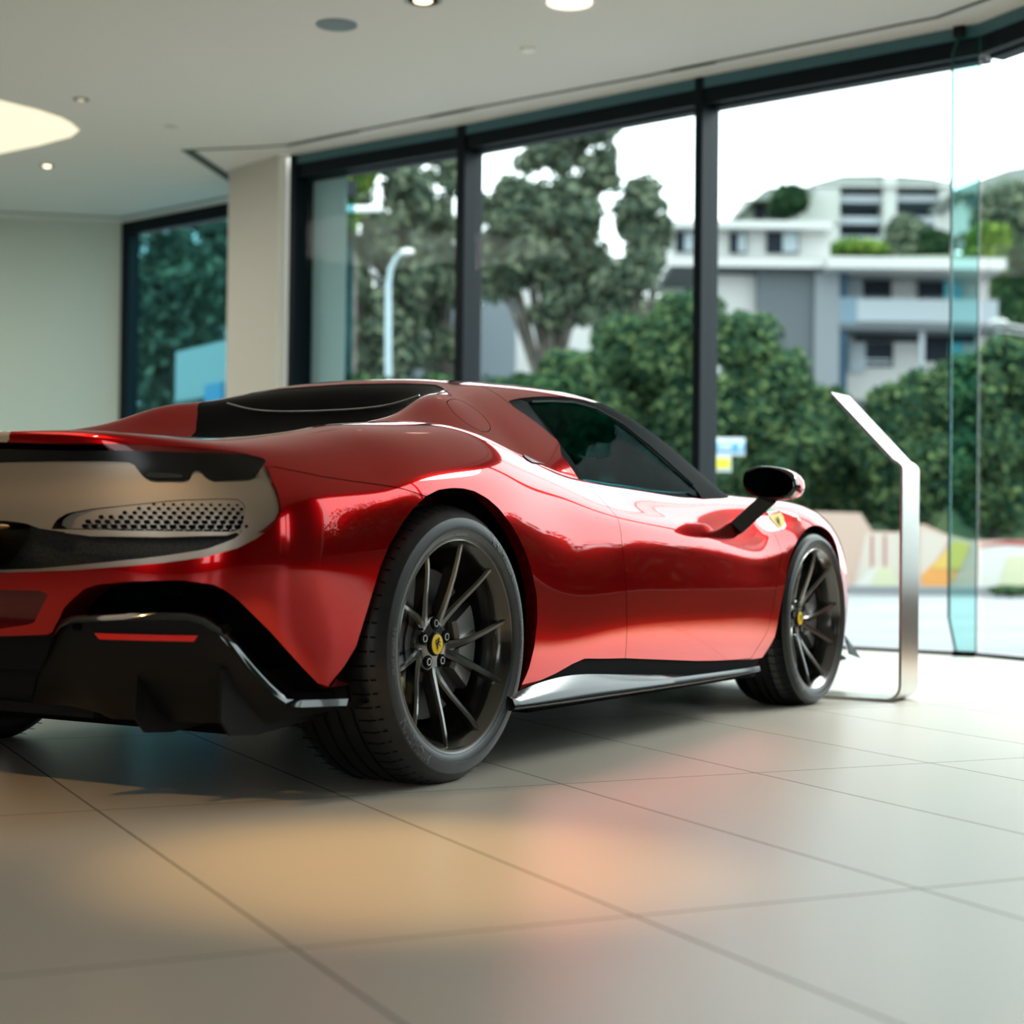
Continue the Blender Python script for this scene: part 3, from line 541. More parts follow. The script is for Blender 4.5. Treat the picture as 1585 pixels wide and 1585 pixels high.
sb = np.zeros(BODYS.G.shape); i6 = int(np.argmin(abs(FAS.vs-5.9))); up6 = np.clip((BV-5.9)/.4, 0, 1); up6 = up6*up6*(3-2*up6)
sb[..., 0] = (FAS.G[:, i6:i6+1, 0]-FAS.G[..., 0])*up6-.004; sb[..., 1] = (FAS.G[:, i6:i6+1, 1]-FAS.G[..., 1])*up6*.8
emit(FAS, [flight, ftail-.027, (7.15-BV)*.08, (3.97-BU)*.2], 'tail_light_bar', LBAR, CAR, shift=sb)
lz = np.minimum(flight-.008, (5.98-BV)*.08)
lz = np.minimum(lz, ftail-.034)
emit2(FAS, [lz, np.where(BU < 3.05, 1., -1.)*np.abs(BU-3.05)*.2], 'tail_lamp', LENSD, CAR, shift=np.array([-.008, 0, 0]))
emit2(FAS, [lz, np.where(BU > 3.05, 1., -1.)*np.abs(BU-3.05)*.2], 'tail_lamp', LENSD, CAR, shift=np.array([-.008, 0, 0]))
emit(BODYS, [BODYS.region([(0, 6.9)]+K['tail_open']+[(0, 3.24)])+.05], 'tail_grille', VOID, CAR, shift=np.array([.13, 0, 0]))
# edge of the tail panel above the dark grille
for s_ in (1, -1):
    mb = MB(); L = np.array(K['void'][:8]); X = FAS.at(L[:, 0], L[:, 1])*[1, s_, 1]; mb.tube(X[3:]+[.003, 0, 0], .003, 6)
    mb.build('tail_panel_edge', TITAN, CAR, smooth=True)
# vent holes
for s_ in (1, -1):
    mb = MB()
    for r in range(7):
        v = 5.05-r*.112
        for k in range(21):
            u = 1.70+(k+(r % 2)*.5)*.104
            if u > 3.69 or v > 4.52+.62*min(1, (u-1.66)/1.1)-.02 and u < 2.8 or v > 5.14 or u < 1.66+.02*r: continue
            if u > 3.65 and v > 4.98: continue
            X = FAS.at(u, v)[0]; X[0] += .001+.032*min(1, max(0, (5.0-v)/.65))**1.3
            e = 1e-2; du = FAS.at(u+e, v)[0]-FAS.at(u-e, v)[0]; dv = FAS.at(u, v+e)[0]-FAS.at(u, v-e)[0]
            du /= np.linalg.norm(du); dv /= np.linalg.norm(dv); n = np.cross(dv, du); n /= np.linalg.norm(n)
            if n[0] > 0: n = -n
            c = X+n*.0022; rr = .0030+.00075*r
            ring = [(c+du*math.cos(a)*rr*1.25+dv*math.sin(a)*rr)*[1, s_, 1] for a in np.linspace(0, 2*PI, 8, endpoint=False)]
            mb.add(ring, [tuple(range(8))])
    mb.build('vent_perforation', VOID, vent[s_])
# centre exhaust: rounded trapezoid pipe
def rpoly(pts, r, n=5):
    out = []; m = len(pts)
    for i in range(m):
        p, a, b = Vector(pts[i]), Vector(pts[i-1]), Vector(pts[(i+1) % m]); da = (a-p).normalized(); db = (b-p).normalized()
        for k in range(n+1):
            t = k/n; out.append(p+da*r*(1-t)**2+db*r*t**2)
    return out
out = rpoly([(-.285, .648), (.285, .648), (.205, .548), (-.205, .548)], .045)
mb = MB(); n_ = len(out); cen = Vector((0, .60))
rings = [(1.0, -.90), (1.0, -.62), (.90, -.62), (.93, -.895), (1.0, -.90)]
for q in range(4):
    a, b = rings[q], rings[q+1]
    ra = [cen+(p-cen)*a[0] for p in out]; rb = [cen+(p-cen)*b[0] for p in out]
    mb.add([(a[1], p.x, p.y) for p in ra]+[(b[1], p.x, p.y) for p in rb], [(i, (i+1) % n_, (i+1) % n_+n_, i+n_) for i in range(n_)])
mb.build('exhaust_tip', mat('titanium_tip', (.45, .38, .24), .25, 1), CAR, smooth=True, angle=40)
MB().prism([(-.64, p.x*.9, .6+(p.y-.6)*.9) for p in out], (.01, 0, 0)).build('exhaust_baffle', VOID, CAR)
# fine mesh either side of the exhaust
gm = mat('black_grille_mesh', (.01, .011, .012), .5); n, l, b = nodes(gm)
vo = n.new('ShaderNodeTexVoronoi'); vo.inputs['Scale'].default_value = 130; tc = n.new('ShaderNodeTexCoord'); l.new(tc.outputs['Object'], vo.inputs[0])
cr = n.new('ShaderNodeValToRGB'); cr.color_ramp.elements[0].color = (.001, .001, .001, 1); cr.color_ramp.elements[1].color = (.010, .013, .013, 1); cr.color_ramp.elements[0].position = .35; cr.color_ramp.elements[1].position = .5
l.new(vo.outputs['Distance'], cr.inputs[0]); l.new(cr.outputs[0], b.inputs['Base Color'])
emit(FAS, [fvoid+.015], 'exhaust_surround_mesh', gm, CAR, shift=np.array([.055, 0, 0]))

# ---- rear diffuser
WG = [Vector(p) for p in WING]; WG[0] = Vector((-.835, .335, .235)); WG[1] = Vector((-.842, .358, .30))
def wingpt(s_, dx=0, dz=0): return [Vector((p.x+dx, p.y*s_, p.z+dz)) for p in WG]
for s_ in (1, -1):
    mb = MB(); T = wingpt(s_, -.012); m_ = len(T); T[-1].y = .925*s_; T[-1].x = -.43
    # lower line: dives forward under the car
    low_z = [.215, .205, .2, .195, .19, .19, .19, .19, .19, .19, .19, .195, .2, .205, .21, .215, .225]
    rows = []
    for t in np.linspace(0, 1, 7):
        rows.append([Vector((T[i].x+.03*t+.13*t**2.2, T[i].y, T[i].z*(1-t)+low_z[i]*t-(0 if t < .1 else 0))) for i in range(m_)])
    V = [p for r in rows for p in r]; F = [(a*m_+i, a*m_+i+1, (a+1)*m_+i+1, (a+1)*m_+i) for a in range(6) for i in range(m_-1)]
    mb.add(V, F)
    mb.build('rear_diffuser', CARBON, CAR, smooth=True, angle=50)
for s_ in (1, -1):
    T = wingpt(s_, -.014); T[-1].y = .93*s_; T[-1].x = -.43
    A = [p for p in T]; mb = MB()
    # raised edge of the diffuser: thin blade with depth
    top_ = [p+Vector((-.006, .004*s_, .006)) for p in A]; bot_ = [p+Vector((-.012, .004*s_, -.010)) for p in A]
    back = [p+Vector((.035, -.01*s_, .006)) for p in A]; n_ = len(A)
    mb.add(bot_+top_+back, [(i, i+1, n_+i+1, n_+i) for i in range(n_-1)]+[(n_+i, n_+i+1, 2*n_+i+1, 2*n_+i) for i in range(n_-1)])
    mb.build('diffuser_blade', GLOSS, CAR, smooth=True, angle=70)
    # reflector and its frame
    def onface(w, z):
        i = min(range(4, 12), key=lambda k: abs(WG[k].y-w)); a = WG[i]; j = i+1 if w > a.y else i-1; b_ = WG[j]; t = (w-a.y)/(b_.y-a.y+1e-9); x = a.x+(b_.x-a.x)*t
        zt = a.z+(b_.z-a.z)*t; q = (zt-z)/(zt-.19); return Vector((x-.012+.03*q+.13*max(0, q)**2.2, w*s_, z))
    def strip(z0, z1, w0, w1, dx, sl):
        mb = MB(); ws = np.linspace(w0, w1, 12); a = [onface(w, z1)+Vector((dx, 0, 0)) for w in ws]
        b_ = [onface(w0+sl+(w1-w0-2*sl)*(w-w0)/(w1-w0), z0)+Vector((dx, 0, 0)) for w in ws]
        c_ = [p+Vector((.02, 0, 0)) for p in a]; d_ = [p+Vector((.02, 0, 0)) for p in b_]; k = len(ws)
        mb.add(a+b_+c_+d_, [(i, i+1, k+i+1, k+i) for i in range(k-1)]+[(i, i+1, 2*k+i+1, 2*k+i) for i in range(k-1)]+[(k+i, k+i+1, 3*k+i+1, 3*k+i) for i in range(k-1)]); return mb
    strip(.383, .404, .51, .765, -.003, .012).build('reflector_frame', BLACK, CAR)
    strip(.387, .401, .52, .755, -.006, .010).build('reflector', LENSR, CAR)['label'] = 'red rear reflector strip'
    for w in (.475, .80):
        p = onface(w, .415); MB().cyl(p+Vector((-.006, 0, 0)), p+Vector((.01, 0, 0)), .011, 16).build('parking_sensor', VOID, CAR, smooth=True)
    for w, xa in ((.585, -.80), (.785, -.74)):
        MB().prism([(xa+.02, w*s_, .325), (xa+.015, w*s_, .21), (xa+.05, w*s_, .172), (xa+.14, w*s_, .165), (xa+.42, w*s_, .19), (xa+.42, w*s_, .30)], (0, .008*s_, 0)).build('diffuser_fin', BLACK, CAR)
mb = MB(); mb.box((-.68, -.36, .185), (-.30, .36, .21)); mb.box((-.76, -.35, .30), (-.60, .35, .395)); mb.box((-.66, -.36, .19), (-.60, .36, .31)); mb.build('centre_undertray', BLACK, CAR)
MB().box((-.52, -.74, .18), (-.42, .74, .40)).build('rear_floor', VOID, CAR)
mb = MB(); mb.box((-.45, -.60, .14), (3.1, .60, .17)); mb.box((.45, -.91, .14), (2.1, .91, .17)); mb.build('underfloor', VOID, CAR)

# ---- side skirts
for s_ in (1, -1):
    SK = [(.24, .205, .168, .962, .992), (.40, .228, .166, .955, .995), (.62, .242, .164, .950, .993), (.85, .225, .162, .948, .988), (1.1, .208, .160, .945, .982), (1.4, .192, .158, .942, .974), (1.7, .180, .157, .938, .965), (1.95, .171, .157, .934, .954), (2.07, .166, .158, .93, .94)]
    fine = np.linspace(0, len(SK)-1, 41); Q = bsm(len(SK), fine)@np.array(SK); V = []
    for x, zt, zb, wi, wo in Q:
        for w, z in ((wi-.03, zt-.012), (wi+.006, zt), (wi+(wo-wi)*.75, zb+.020+(zt-zb)*.25), (wo, zb+.012), (wo, zb+.004), (wo-.012, zb-.002), (wi-.05, zb-.004)): V.append((x, w*s_, z))
    F = [(i*7+k, i*7+k+1, (i+1)*7+k+1, (i+1)*7+k) for i in range(40) for k in range(6)]+[tuple(range(7)), tuple(280+k for k in range(7))]
    build('side_skirt', V, F, SKIRT, CAR, smooth=True, angle=35)

# ---- cabin
CG = CABS.G; CU, CV = CABS.U, CABS.V; CXx = CG[..., 0]
side_poly = K['side_dark']+[(8.52, 4.02), (8.75, 4.3), (9.1, 4.46), (9.6, 4.44), (10.0, 4.38), (10.4, 4.15), (10.8, 4.05), (11.2, 4.0), (11.4, -.5), (6.6, -.5), (6.49, 1.6), (6.62, 1.8), (6.72, 1.97), (6.6, 2.45), (6.46, 2.95)]
sdark = CABS.region(side_poly)
quarter = CABS.region([(6.93, 3.30)]+[(6.80, 2.65), (6.62, 1.80)]+[(6.3, 1.5), (6.3, 3.2), (6.46, 3.24), (6.83, 3.46)])
glz = CABS.region(K['glass'][:7]+[(9.62, 1.3), (9.7, -.5), (6.6, -.5), (6.70, 1.85)])
wind = CABS.region([(8.62, 7.6), (8.66, 6), (8.72, 5), (8.80, 4.50), (9.1, 4.49), (9.6, 4.47), (10.04, 4.41), (10.44, 4.19), (10.8, 4.1), (11.2, 4.05), (12.0, 4.3), (13.3, 4.3), (13.3, 7.6)])
rearg = CABS.region([(5.98, 7.6), (5.98, 6), (5.93, 5.3), (5.55, 4.72), (5.1, 4.42), (4.75, 4.6), (4.45, 5.1), (4.1, 5.5), (3.4, 5.75), (2.6, 5.95), (1.6, 6.1), (1.6, 7.6)])
flap = CABS.region(K['flap']); rq = CABS.region([(-.5, -.6), (-.5, 7.6), (6.75, 7.6), (6.72, 6)]+K['pillar']+[(6.42, .8), (6.42, -.6)])
ckeep = [-sdark, -wind, -rearg, (11.3-CU)*.2]
emit(CABS, ckeep+[-flap-.0022, rq-.0016], 'rear_quarter', RED, CAR, sides=(-1,)); emit(CABS, ckeep+[rq-.0016], 'rear_quarter', RED, CAR, sides=(1,))
emit(CABS, ckeep+[-rq-.0016], 'roof', RED, CAR)
emit(CABS, [flap], 'fuel_flap', RED, CAR, sides=(-1,))
emit(CABS, [-sdark, -wind, -rearg, (11.3-CU)*.2], 'pillar_inner', VOID, CAR, off=-.008)
SURR = mat('matte_black_surround', (.004, .005, .006), .7, spec=.03)
for s_ in (1, -1):
    emit(CABS, [sdark, -glz, -quarter-.001], 'window_surround', SURR, CAR, sides=(s_,), off=-.002)
    emit(CABS, [sdark, quarter], 'quarter_window', mat('dark_teal_quarter_glass', (.003, .014, .02), .3, spec=.04), CAR, sides=(s_,), off=-.003)
    emit(CABS, [glz, (CV-.8)*.05], 'side_window', GLASSC, CAR, sides=(s_,), off=-.006)
    # bright bead around the side glass
    L = [(7.0, 3.28), (7.5, 3.42), (8.0, 3.56), (8.4, 3.46), (8.8, 3.05), (9.1, 2.55), (9.4, 1.9), (9.6, 1.4)]; X = CABS.at([p[0] for p in L], [p[1] for p in L])*[1, s_, 1]
    MB().tube(X, .004, 6).build('window_seal', BLACK, CAR, smooth=True)
emit(CABS, [wind, (12.9-CU)*.2], 'windshield', glass('windshield_glass', (.12, .25, .26), 1.5), CAR)
emit(CABS, [rearg], 'rear_screen', RGLASS, CAR, off=-.002)
L = [(5.15, v) for v in np.linspace(5.3, 7, 12)]; X = CABS.at([p[0] for p in L], [p[1] for p in L]); MB().tube(list(X+[0, 0, .008])+list((X+[0, 0, .008])[::-1][1:]*[1, -1, 1]), .0028, 6).build('rear_screen_streak', CHROME, CAR, smooth=True)  # bright tube drawn in place of a thin streak across the rear glass
# cabin inside

mb = MB(); mb.box((.75, -.74, .17), (2.7, .74, .42)); mb.box((.74, -.62, .17), (.80, .62, .90)); mb.build('cabin_floor', INTER, CAR)
for y in (.38, -.38):
    mb = MB(); mb.box((1.05, y-.24, .40), (1.55, y+.24, .55)); mb.obox((1.02, y, .74), (.07, 0, -.02), (0, .23, 0), (-.05, 0, .24)); mb.obox((.97, y, 1.0), (.05, 0, -.01), (0, .12, 0), (-.015, 0, .06))
    mb.build('seat', INTER, CAR, bevel=.03)
mb = MB(); mb.box((2.0, -.74, .55), (2.45, .74, .78)); mb.build('dashboard', INTER, CAR, bevel=.04)
MB().tube([(1.78+.03*math.sin(a), .38+.17*math.cos(a), .74+.17*math.sin(a)) for a in np.linspace(0, 2*PI, 24, endpoint=False)], .014, 8, closed=True).build('steering_wheel', INTER, CAR, smooth=True)

# ---- door mirrors
for s_ in (1, -1):
    P0, P1 = Vector((1.965, .895*s_, .682)), Vector((2.035, .985*s_, .785)); mb = MB()
    d = P1-P0; mb.obox((P0+P1)/2, d/2*1.12, Vector((.040, -.014*s_, .004)), d.cross(Vector((1, 0, 0))).normalized()*.030)
    st = mb.build('mirror_stalk', GLOSS, CAR, bevel=.005)
    V = []; F = []; n1, n2 = 24, 14
    prof = [(-.070, .0), (-.070, .86), (-.064, .97), (-.045, 1.0), (-.01, .99), (.03, .93), (.07, .80), (.10, .60), (.125, .33), (.135, 0)]
    mi = []
    for dx, sc in prof:
        for k in range(n1):
            a = 2*PI*k/n1; ca, sa = math.cos(a), math.sin(a); e = .78
            yy = .104*sc*math.copysign(abs(ca)**e, ca); zz = .060*sc*math.copysign(abs(sa)**e, sa)
            if zz < 0: zz *= .95
            V.append((2.045+dx-.10*yy*0, (1.005+yy)*s_, .835+zz-.10*yy))
    for i in range(len(prof)-1):
        for k in range(n1): F.append((i*n1+k, i*n1+(k+1) % n1, (i+1)*n1+(k+1) % n1, (i+1)*n1+k)); mi.append(1 if i < 3 else 0)
    mh = build('mirror_housing', V, F, [RED, GLOSS], CAR, fmat=mi, smooth=True, angle=50)
    g_ = [(2.045-.0715, (1.005+.094*math.cos(a))*s_, .837+.052*math.sin(a)-.0094*math.cos(a)) for a in np.linspace(0, 2*PI, 28, endpoint=False)]
    build('mirror_glass', g_, [tuple(range(28)) if s_ > 0 else tuple(range(28))[::-1]], mat('mirror_glass', (.10, .10, .11), .02, 1), CAR)
    mb = MB(); mb.box((2.0, min(.985*s_, 1.03*s_), .772), (2.06, max(.985*s_, 1.03*s_), .80)); mb.build('mirror_foot', BLACK, CAR, bevel=.006)

# ---- shield badge on the front fender
BE = mat('black_enamel', (.01, .01, .01), .2, 0, 1); WE = mat('white_enamel', (.8, .8, .8), .3, 0, .6); c1 = BODYS.at(14.88, 5.95)[0]

HORSE = [(-.10,-.95),(-.02,-.93),(-.02,-.70),(.08,-.45),(.02,-.30),(-.05,-.15),(.10,-.05),(.28,-.20),(.45,-.22),(.50,-.40),(.60,-.38),(.58,-.12),(.34,-.02),(.22,.10),(.30,.22),(.52,.20),(.66,.08),(.72,.16),(.58,.34),(.34,.40),(.30,.55),(.42,.62),(.40,.74),(.26,.82),(.10,.95),(.06,.80),(-.10,.62),(-.18,.42),(-.26,.20),(-.38,.05),(-.45,.12),(-.42,.38),(-.30,.60),(-.38,.72),(-.56,.50),(-.62,.20),(-.55,-.05),(-.42,-.12),(-.38,-.30),(-.30,-.42),(-.42,-.55),(-.40,-.72),(-.30,-.70),(-.28,-.58),(-.12,-.45),(-.12,-.62),(-.16,-.80)]
def horse(name, at_, ux_, uy_, size, parent):
    from mathutils.geometry import tessellate_polygon
    P_ = [Vector((a, b_, 0)) for a, b_ in HORSE]; T = tessellate_polygon([P_])
    return build(name, [Vector(at_)+Vector(ux_)*a*size+Vector(uy_)*b_*size for a, b_ in HORSE], [tuple(t) for t in T], BLACK, parent)
for s_ in (1, -1):
    bd = emit(BODYS, [shield], 'fender_shield', BE, CAR, off=.002, sides=(s_,)); bd['label'] = 'yellow shield badge with a black prancing horse'
    emit(BODYS, [shield-.004, (6.34-BV)*.08], 'shield_field', YELLOW, bd, off=.0035, sides=(s_,))
    for lo, hi, m_ in ((6.36, 6.45, LENSR), (6.45, 6.53, WE), (6.53, 6.7, GREEN)):
        emit(BODYS, [shield-.003, (BV-lo)*.08, (hi-BV)*.08], 'shield_band', m_, bd, off=.0035, sides=(s_,))
    horse('prancing_horse', (c1[0], (c1[1]+.006)*s_, c1[2]), (.9, -.1*s_, 0), (0, -.35*s_, .95), .028, bd)
# side air intakes as flat dark-red patches on the haunches; front corner blades
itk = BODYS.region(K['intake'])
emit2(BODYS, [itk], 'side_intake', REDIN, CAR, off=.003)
for s_ in (1, -1):
    MB().prism([(3.06, .875*s_, .125), (3.26, .845*s_, .125), (3.45, .765*s_, .125), (3.56, .70*s_, .125), (3.50, .66*s_, .125), (3.10, .80*s_, .125)], (0, 0, .012)).build('front_splitter_blade', GLOSS, CAR)
    MB().prism([(3.20, .872*s_, .16), (3.31, .885*s_, .137), (3.35, .865*s_, .137), (3.36, .80*s_, .20), (3.24, .84*s_, .235)], (0, .006*s_, 0)).build('corner_winglet', GLOSS, CAR)

# ---- wheels
def sidewall_text(mb, txt, rad, size, mid, y_of, inv=False):
    cu = bpy.data.curves.new('lettering', 'FONT'); cu.body = txt; cu.size = size; cu.align_x = 'CENTER'; cu.space_character = 1.08; cu.offset = .0006
    o = bpy.data.objects.new('lettering', cu); COL.objects.link(o); dg = bpy.context.evaluated_depsgraph_get(); me = o.evaluated_get(dg).to_mesh()
    vs = []
    for v in me.vertices:
        x, y = v.co.x, v.co.y; r = rad+y; a = mid-x/rad; vs.append((r*math.cos(a), y_of(r)-.0012, r*math.sin(a)))
    mb.add(vs, [tuple(p.vertices) for p in me.polygons]); o.evaluated_get(dg).to_mesh_clear(); COL.objects.unlink(o); bpy.data.objects.remove(o)
def make_wheel(width, R, zc, name='wheel'):
    out_ = [(.2645, .006), (.268, -.004), (.276, -.009), (.290, -.015), (.308, -.017), (.326, -.011), (.341, .004), (R-.006, .022), (R, .045)]
    if R < .35: out_ = [(r if r < .30 else .30+(r-.30)*(R-.30)/.06, y) for r, y in out_]
    gro = []
    for c in (.28, .43, .58, .73):
        y0 = c*width-.005; gro += [(R, y0-.001), (R-.007, y0), (R-.007, y0+.009), (R, y0+.010)]
    inn = [(r, width-.018-y) for r, y in out_[::-1]]
    mb = MB(); mb.mi = 0; prof = out_+gro+inn; mb.lathe(prof, 112)
    mb.v = [(x, y*(1+0), max(z, -zc+.0005)) for x, y, z in mb.v]
    def y_of(r):
        rs = [p[0] for p in out_]; ys = [p[1] for p in out_]; return float(np.interp(r, rs, ys))
    mb.mi = 1
    for mid in (math.radians(228), math.radians(48)):
        sidewall_text(mb, 'MICHELIN', .299 if R > .35 else .293, .034 if R > .35 else .028, mid, y_of)
    for mid in (math.radians(180), math.radians(0)):
        sidewall_text(mb, 'PILOT SPORT 4 S', .304 if R > .35 else .297, .014, mid, y_of)
    sidewall_text(mb, 'Radial Tubeless', .283, .008, math.radians(90), y_of)
    # thin raised bands and shoulder blocks
    for rr in (.2775, .296 if R < .35 else .298): mb.lathe([(rr-.0006, y_of(rr)-.0006), (rr, y_of(rr)-.0015), (rr+.0006, y_of(rr)-.0006)], 96)
    mb.mi = 2
    for k in range(64):
        a = 2*PI*k/64; ca, sa = math.cos(a), math.sin(a); w_ = .0022
        z0 = (R-.02)*sa
        if z0 < -zc+.012: continue
        for y0, y1, rr in ((.012, .075, R+.0006), (width-.09, width-.03, R+.0006)):
            c = Vector((rr*ca, 0, rr*sa)); t = Vector((-sa, 0, ca)); c2 = Vector(((rr-.012)*ca, 0, (rr-.012)*sa))
            mb.add([c2+t*w_+Vector((0, y0-.004, 0)), c+t*w_+Vector((0, y0+.03, 0)), c+t*w_+Vector((0, y1, 0)), c-t*w_+Vector((0, y1, 0)), c-t*w_+Vector((0, y0+.03, 0)), c2-t*w_+Vector((0, y0-.004, 0))], [(0, 1, 4, 5), (1, 2, 3, 4)])
    tyre = mb.build('tyre', [RUBBER, RUBLET, VOID], None, smooth=True, angle=25)
    wh = MB(); wh.lathe([(.2715, .002), (.2715, -.005), (.2685, -.0065), (.2655, -.003), (.262, .004), (.252, .012), (.246, .03), (.240, .07), (.232, .12), (.230, .19), (.235, width-.03)], 96)
    wh.lathe([(.001, .065), (.050, .065), (.060, .067), (.070, .071), (.076, .079), (.078, .10), (.05, .11)], 60)
    rim = wh.build(name, [RIM], None, smooth=True, angle=35)
    tyre.parent = rim
    eg = MB(); eg.lathe([(.2722, -.003), (.2715, -.0062), (.2690, -.0078), (.2676, -.0062)], 96); e_ = eg.build('rim_edge', RIMEDGE, rim, smooth=True); e_['label'] = 'bright machined rim edge'
    for k in range(5):
        nut = math.radians(90+72*k)
        for sd in (-1, 1):
            r_ = [.052, .075, .10, .14, .185, .225, .258, .2665]; y_ = [.068, .064, .056, .042, .025, .012, .004, .004]
            a0 = nut+math.radians(sd*32+3); a1 = nut+math.radians(11.5+sd*18)
            w0 = [.031, .030, .027, .0225, .0195, .018, .018, .020]; V = []; F = []
            for i, (r, y, w) in enumerate(zip(r_, y_, w0)):
                t = (r-.052)/(.2665-.052); a = a0+(a1-a0)*(1-(1-t)**1.7); c = Vector((r*math.cos(a), y, r*math.sin(a))); tn = Vector((-math.sin(a), 0, math.cos(a)))
                for q, d in ((-.5, .034), (-.46, .006), (-.22, .0), (.22, .0), (.46, .006), (.5, .034)): V.append(c+tn*w*q+Vector((0, d, 0)))
            for i in range(len(r_)-1):
                for q in range(6): F.append((i*6+q, i*6+(q+1) % 6, (i+1)*6+(q+1) % 6, (i+1)*6+q))
            build('spoke', V, F, RIM, rim, smooth=True, angle=28)
        c = Vector((.054*math.cos(nut), 0, .054*math.sin(nut)))
        mb = MB(); mb.mi = 0; mb.lathe([(.0005, .0415), (.0165, .0415), (.0172, .046)], 24, c=(c.x, .021, c.z)); mb.mi = 1; mb.lathe([(.0075, .0405), (.0078, .0385), (.0092, .0385), (.0096, .0405)], 24, c=(c.x, .021, c.z)); mb.mi = 0; mb.lathe([(.0005, .0398), (.0075, .0395)], 18, c=(c.x, .021, c.z))
        mb.build('wheel_bolt', [VOID, CHROME], rim, smooth=True)
    mb = MB(); mb.mi = 0; mb.lathe([(.0005, .036), (.022, .0365), (.0262, .038)], 40, c=(0, .019, 0)); mb.mi = 1; mb.lathe([(.0262, .0375), (.029, .0385), (.031, .044)], 40, c=(0, .019, 0))
    cap = mb.build('centre_cap', [YELLOW, BLACK], rim, smooth=True); cap['label'] = 'yellow centre cap with black prancing horse'
    vs_ = len(cap.data.vertices)
    # horse joined into the cap mesh
    from mathutils.geometry import tessellate_polygon
    T = tessellate_polygon([[Vector((a, b_, 0)) for a, b_ in HORSE]]); mb.mi = 1
    mb.add([(a*.0185, .0542, b_*.0195+.0005) for a, b_ in HORSE], [tuple(t) for t in T]); me = cap.data; COL.objects.unlink(cap); bpy.data.objects.remove(cap)
    cap = mb.build('centre_cap', [YELLOW, BLACK], rim, smooth=True); cap['label'] = 'yellow centre cap with black prancing horse'
    mb = MB(); mb.lathe([(.09, .095), (.195, .095), (.195, .128), (.09, .128)], 72, closed=True); mb.lathe([(.05, .085), (.10, .09), (.10, .12)], 40); mb.build('brake_disc', DISC, rim, smooth=True, angle=35)
    def cal(a0, a1, r0, r1, y0, y1, m_, nm):
        A = np.linspace(math.radians(a0), math.radians(a1), 12); sec = [(r0, y0+.01), (r0+.01, y0), (r1-.012, y0), (r1, y0+.014), (r1, y1), (r0, y1)]; V = [(r*math.cos(a), y, r*math.sin(a)) for a in A for r, y in sec]; n_ = 6
        F = [(i*6+q, i*6+(q+1) % 6, (i+1)*6+(q+1) % 6, (i+1)*6+q) for i in range(11) for q in range(6)]+[tuple(range(6)), tuple(66+q for q in range(6))]
        return build(nm, V, F, m_, rim, smooth=True, angle=40)
    cal(-38, 30, .105, .205, .062, .16, mat('silver_grey_caliper', (.16, .165, .17), .35, .6, .3), 'brake_caliper'); 
    if R > .35: cal(207, 226, .150, .215, .066, .14, mat('gold_caliper', (.42, .36, .20), .45, .4), 'parking_caliper')
    mb = MB(); mb.cyl((0, .10, 0), (0, width+.15, 0), .05, 20); mb.build('wheel_hub', BLACK, rim, smooth=True)
    return rim
def place(rim, loc, rz): rim.parent = CAR; rim.location = loc; rim.rotation_euler = (0, 0, rz)
def copy_tree(o, parent):
    c = o.copy(); COL.objects.link(c); c.parent = parent
    for ch in [x for x in bpy.data.objects if x.parent == o]: copy_tree(ch, c)
    return c
rw = make_wheel(.305, .360, .352); place(rw, (0, -.955, .352), 0)
rl = copy_tree(rw, CAR); place(rl, (0, .955, .352), PI)
fw_ = make_wheel(.245, .340, .332); place(fw_, (2.6, -.945, .332), 0)
fl = copy_tree(fw_, CAR); place(fl, (2.6, .945, .332), PI)
# wheel housings
for x, z, r, y0, y1_, nm in ((-.045, .36, .415, .55, .90, 'rear_wheel_housing'), (2.655, .335, .395, .60, .86, 'front_wheel_housing')):
    for s_ in (1, -1):
        A = np.linspace(-.25, PI+.25, 30); V = []
        for a in A: V += [(x+r*math.cos(a), y1_*s_, z+r*math.sin(a)), (x+r*math.cos(a), y0*s_, z+r*math.sin(a))]
        F = [(2*i, 2*i+1, 2*i+3, 2*i+2) for i in range(29)]; c = len(V); V.append((x, y0*s_, z)); F += [(2*i+1, 2*i+3, c) for i in range(29)]
        build(nm, V, F, VOID, CAR, smooth=True, angle=50)
# ================================================================ outside
ASPH = noise_color(mat('pale_road', (.4, .4, .4), .8), (.16, .17, .18), (.20, .21, .22), .6, 4)
gr = MB(); gr.box((5.0, -90, -.32), (260, 160, -.07)); gr.box((-120, -120, -.32), (5.0, -13.0, -.07)); gr.box((-120, -8.0, -.32), (-8.6, 160, -.07)); struct(gr.build('floor_street', ASPH))
soil = noise_color(mat('dark_bed_soil', (.05, .04, .03), .9), (.03, .028, .02), (.07, .06, .04), 5)
struct(build('floor_dark_bed', [(-8.6, -13, -.065), (7.4, -13, -.065), (10.5, -4.5, -.065), (8.3, -2.9, -.065), (5.4, -1.75, -.065), (3.6, -4.3, -.065), (1.6, -6.5, -.065), (-1.4, -8.1, -.065), (-8.6, -8.1, -.065)], [tuple(range(9))], soil))  # unseen dark ground added so the door mirrors no bright road
PAVE = noise_color(mat('concrete_footpath', (0.300, 0.300, 0.300), .8), (.52, .53, .53), (.60, .61, .60), 3, 4)
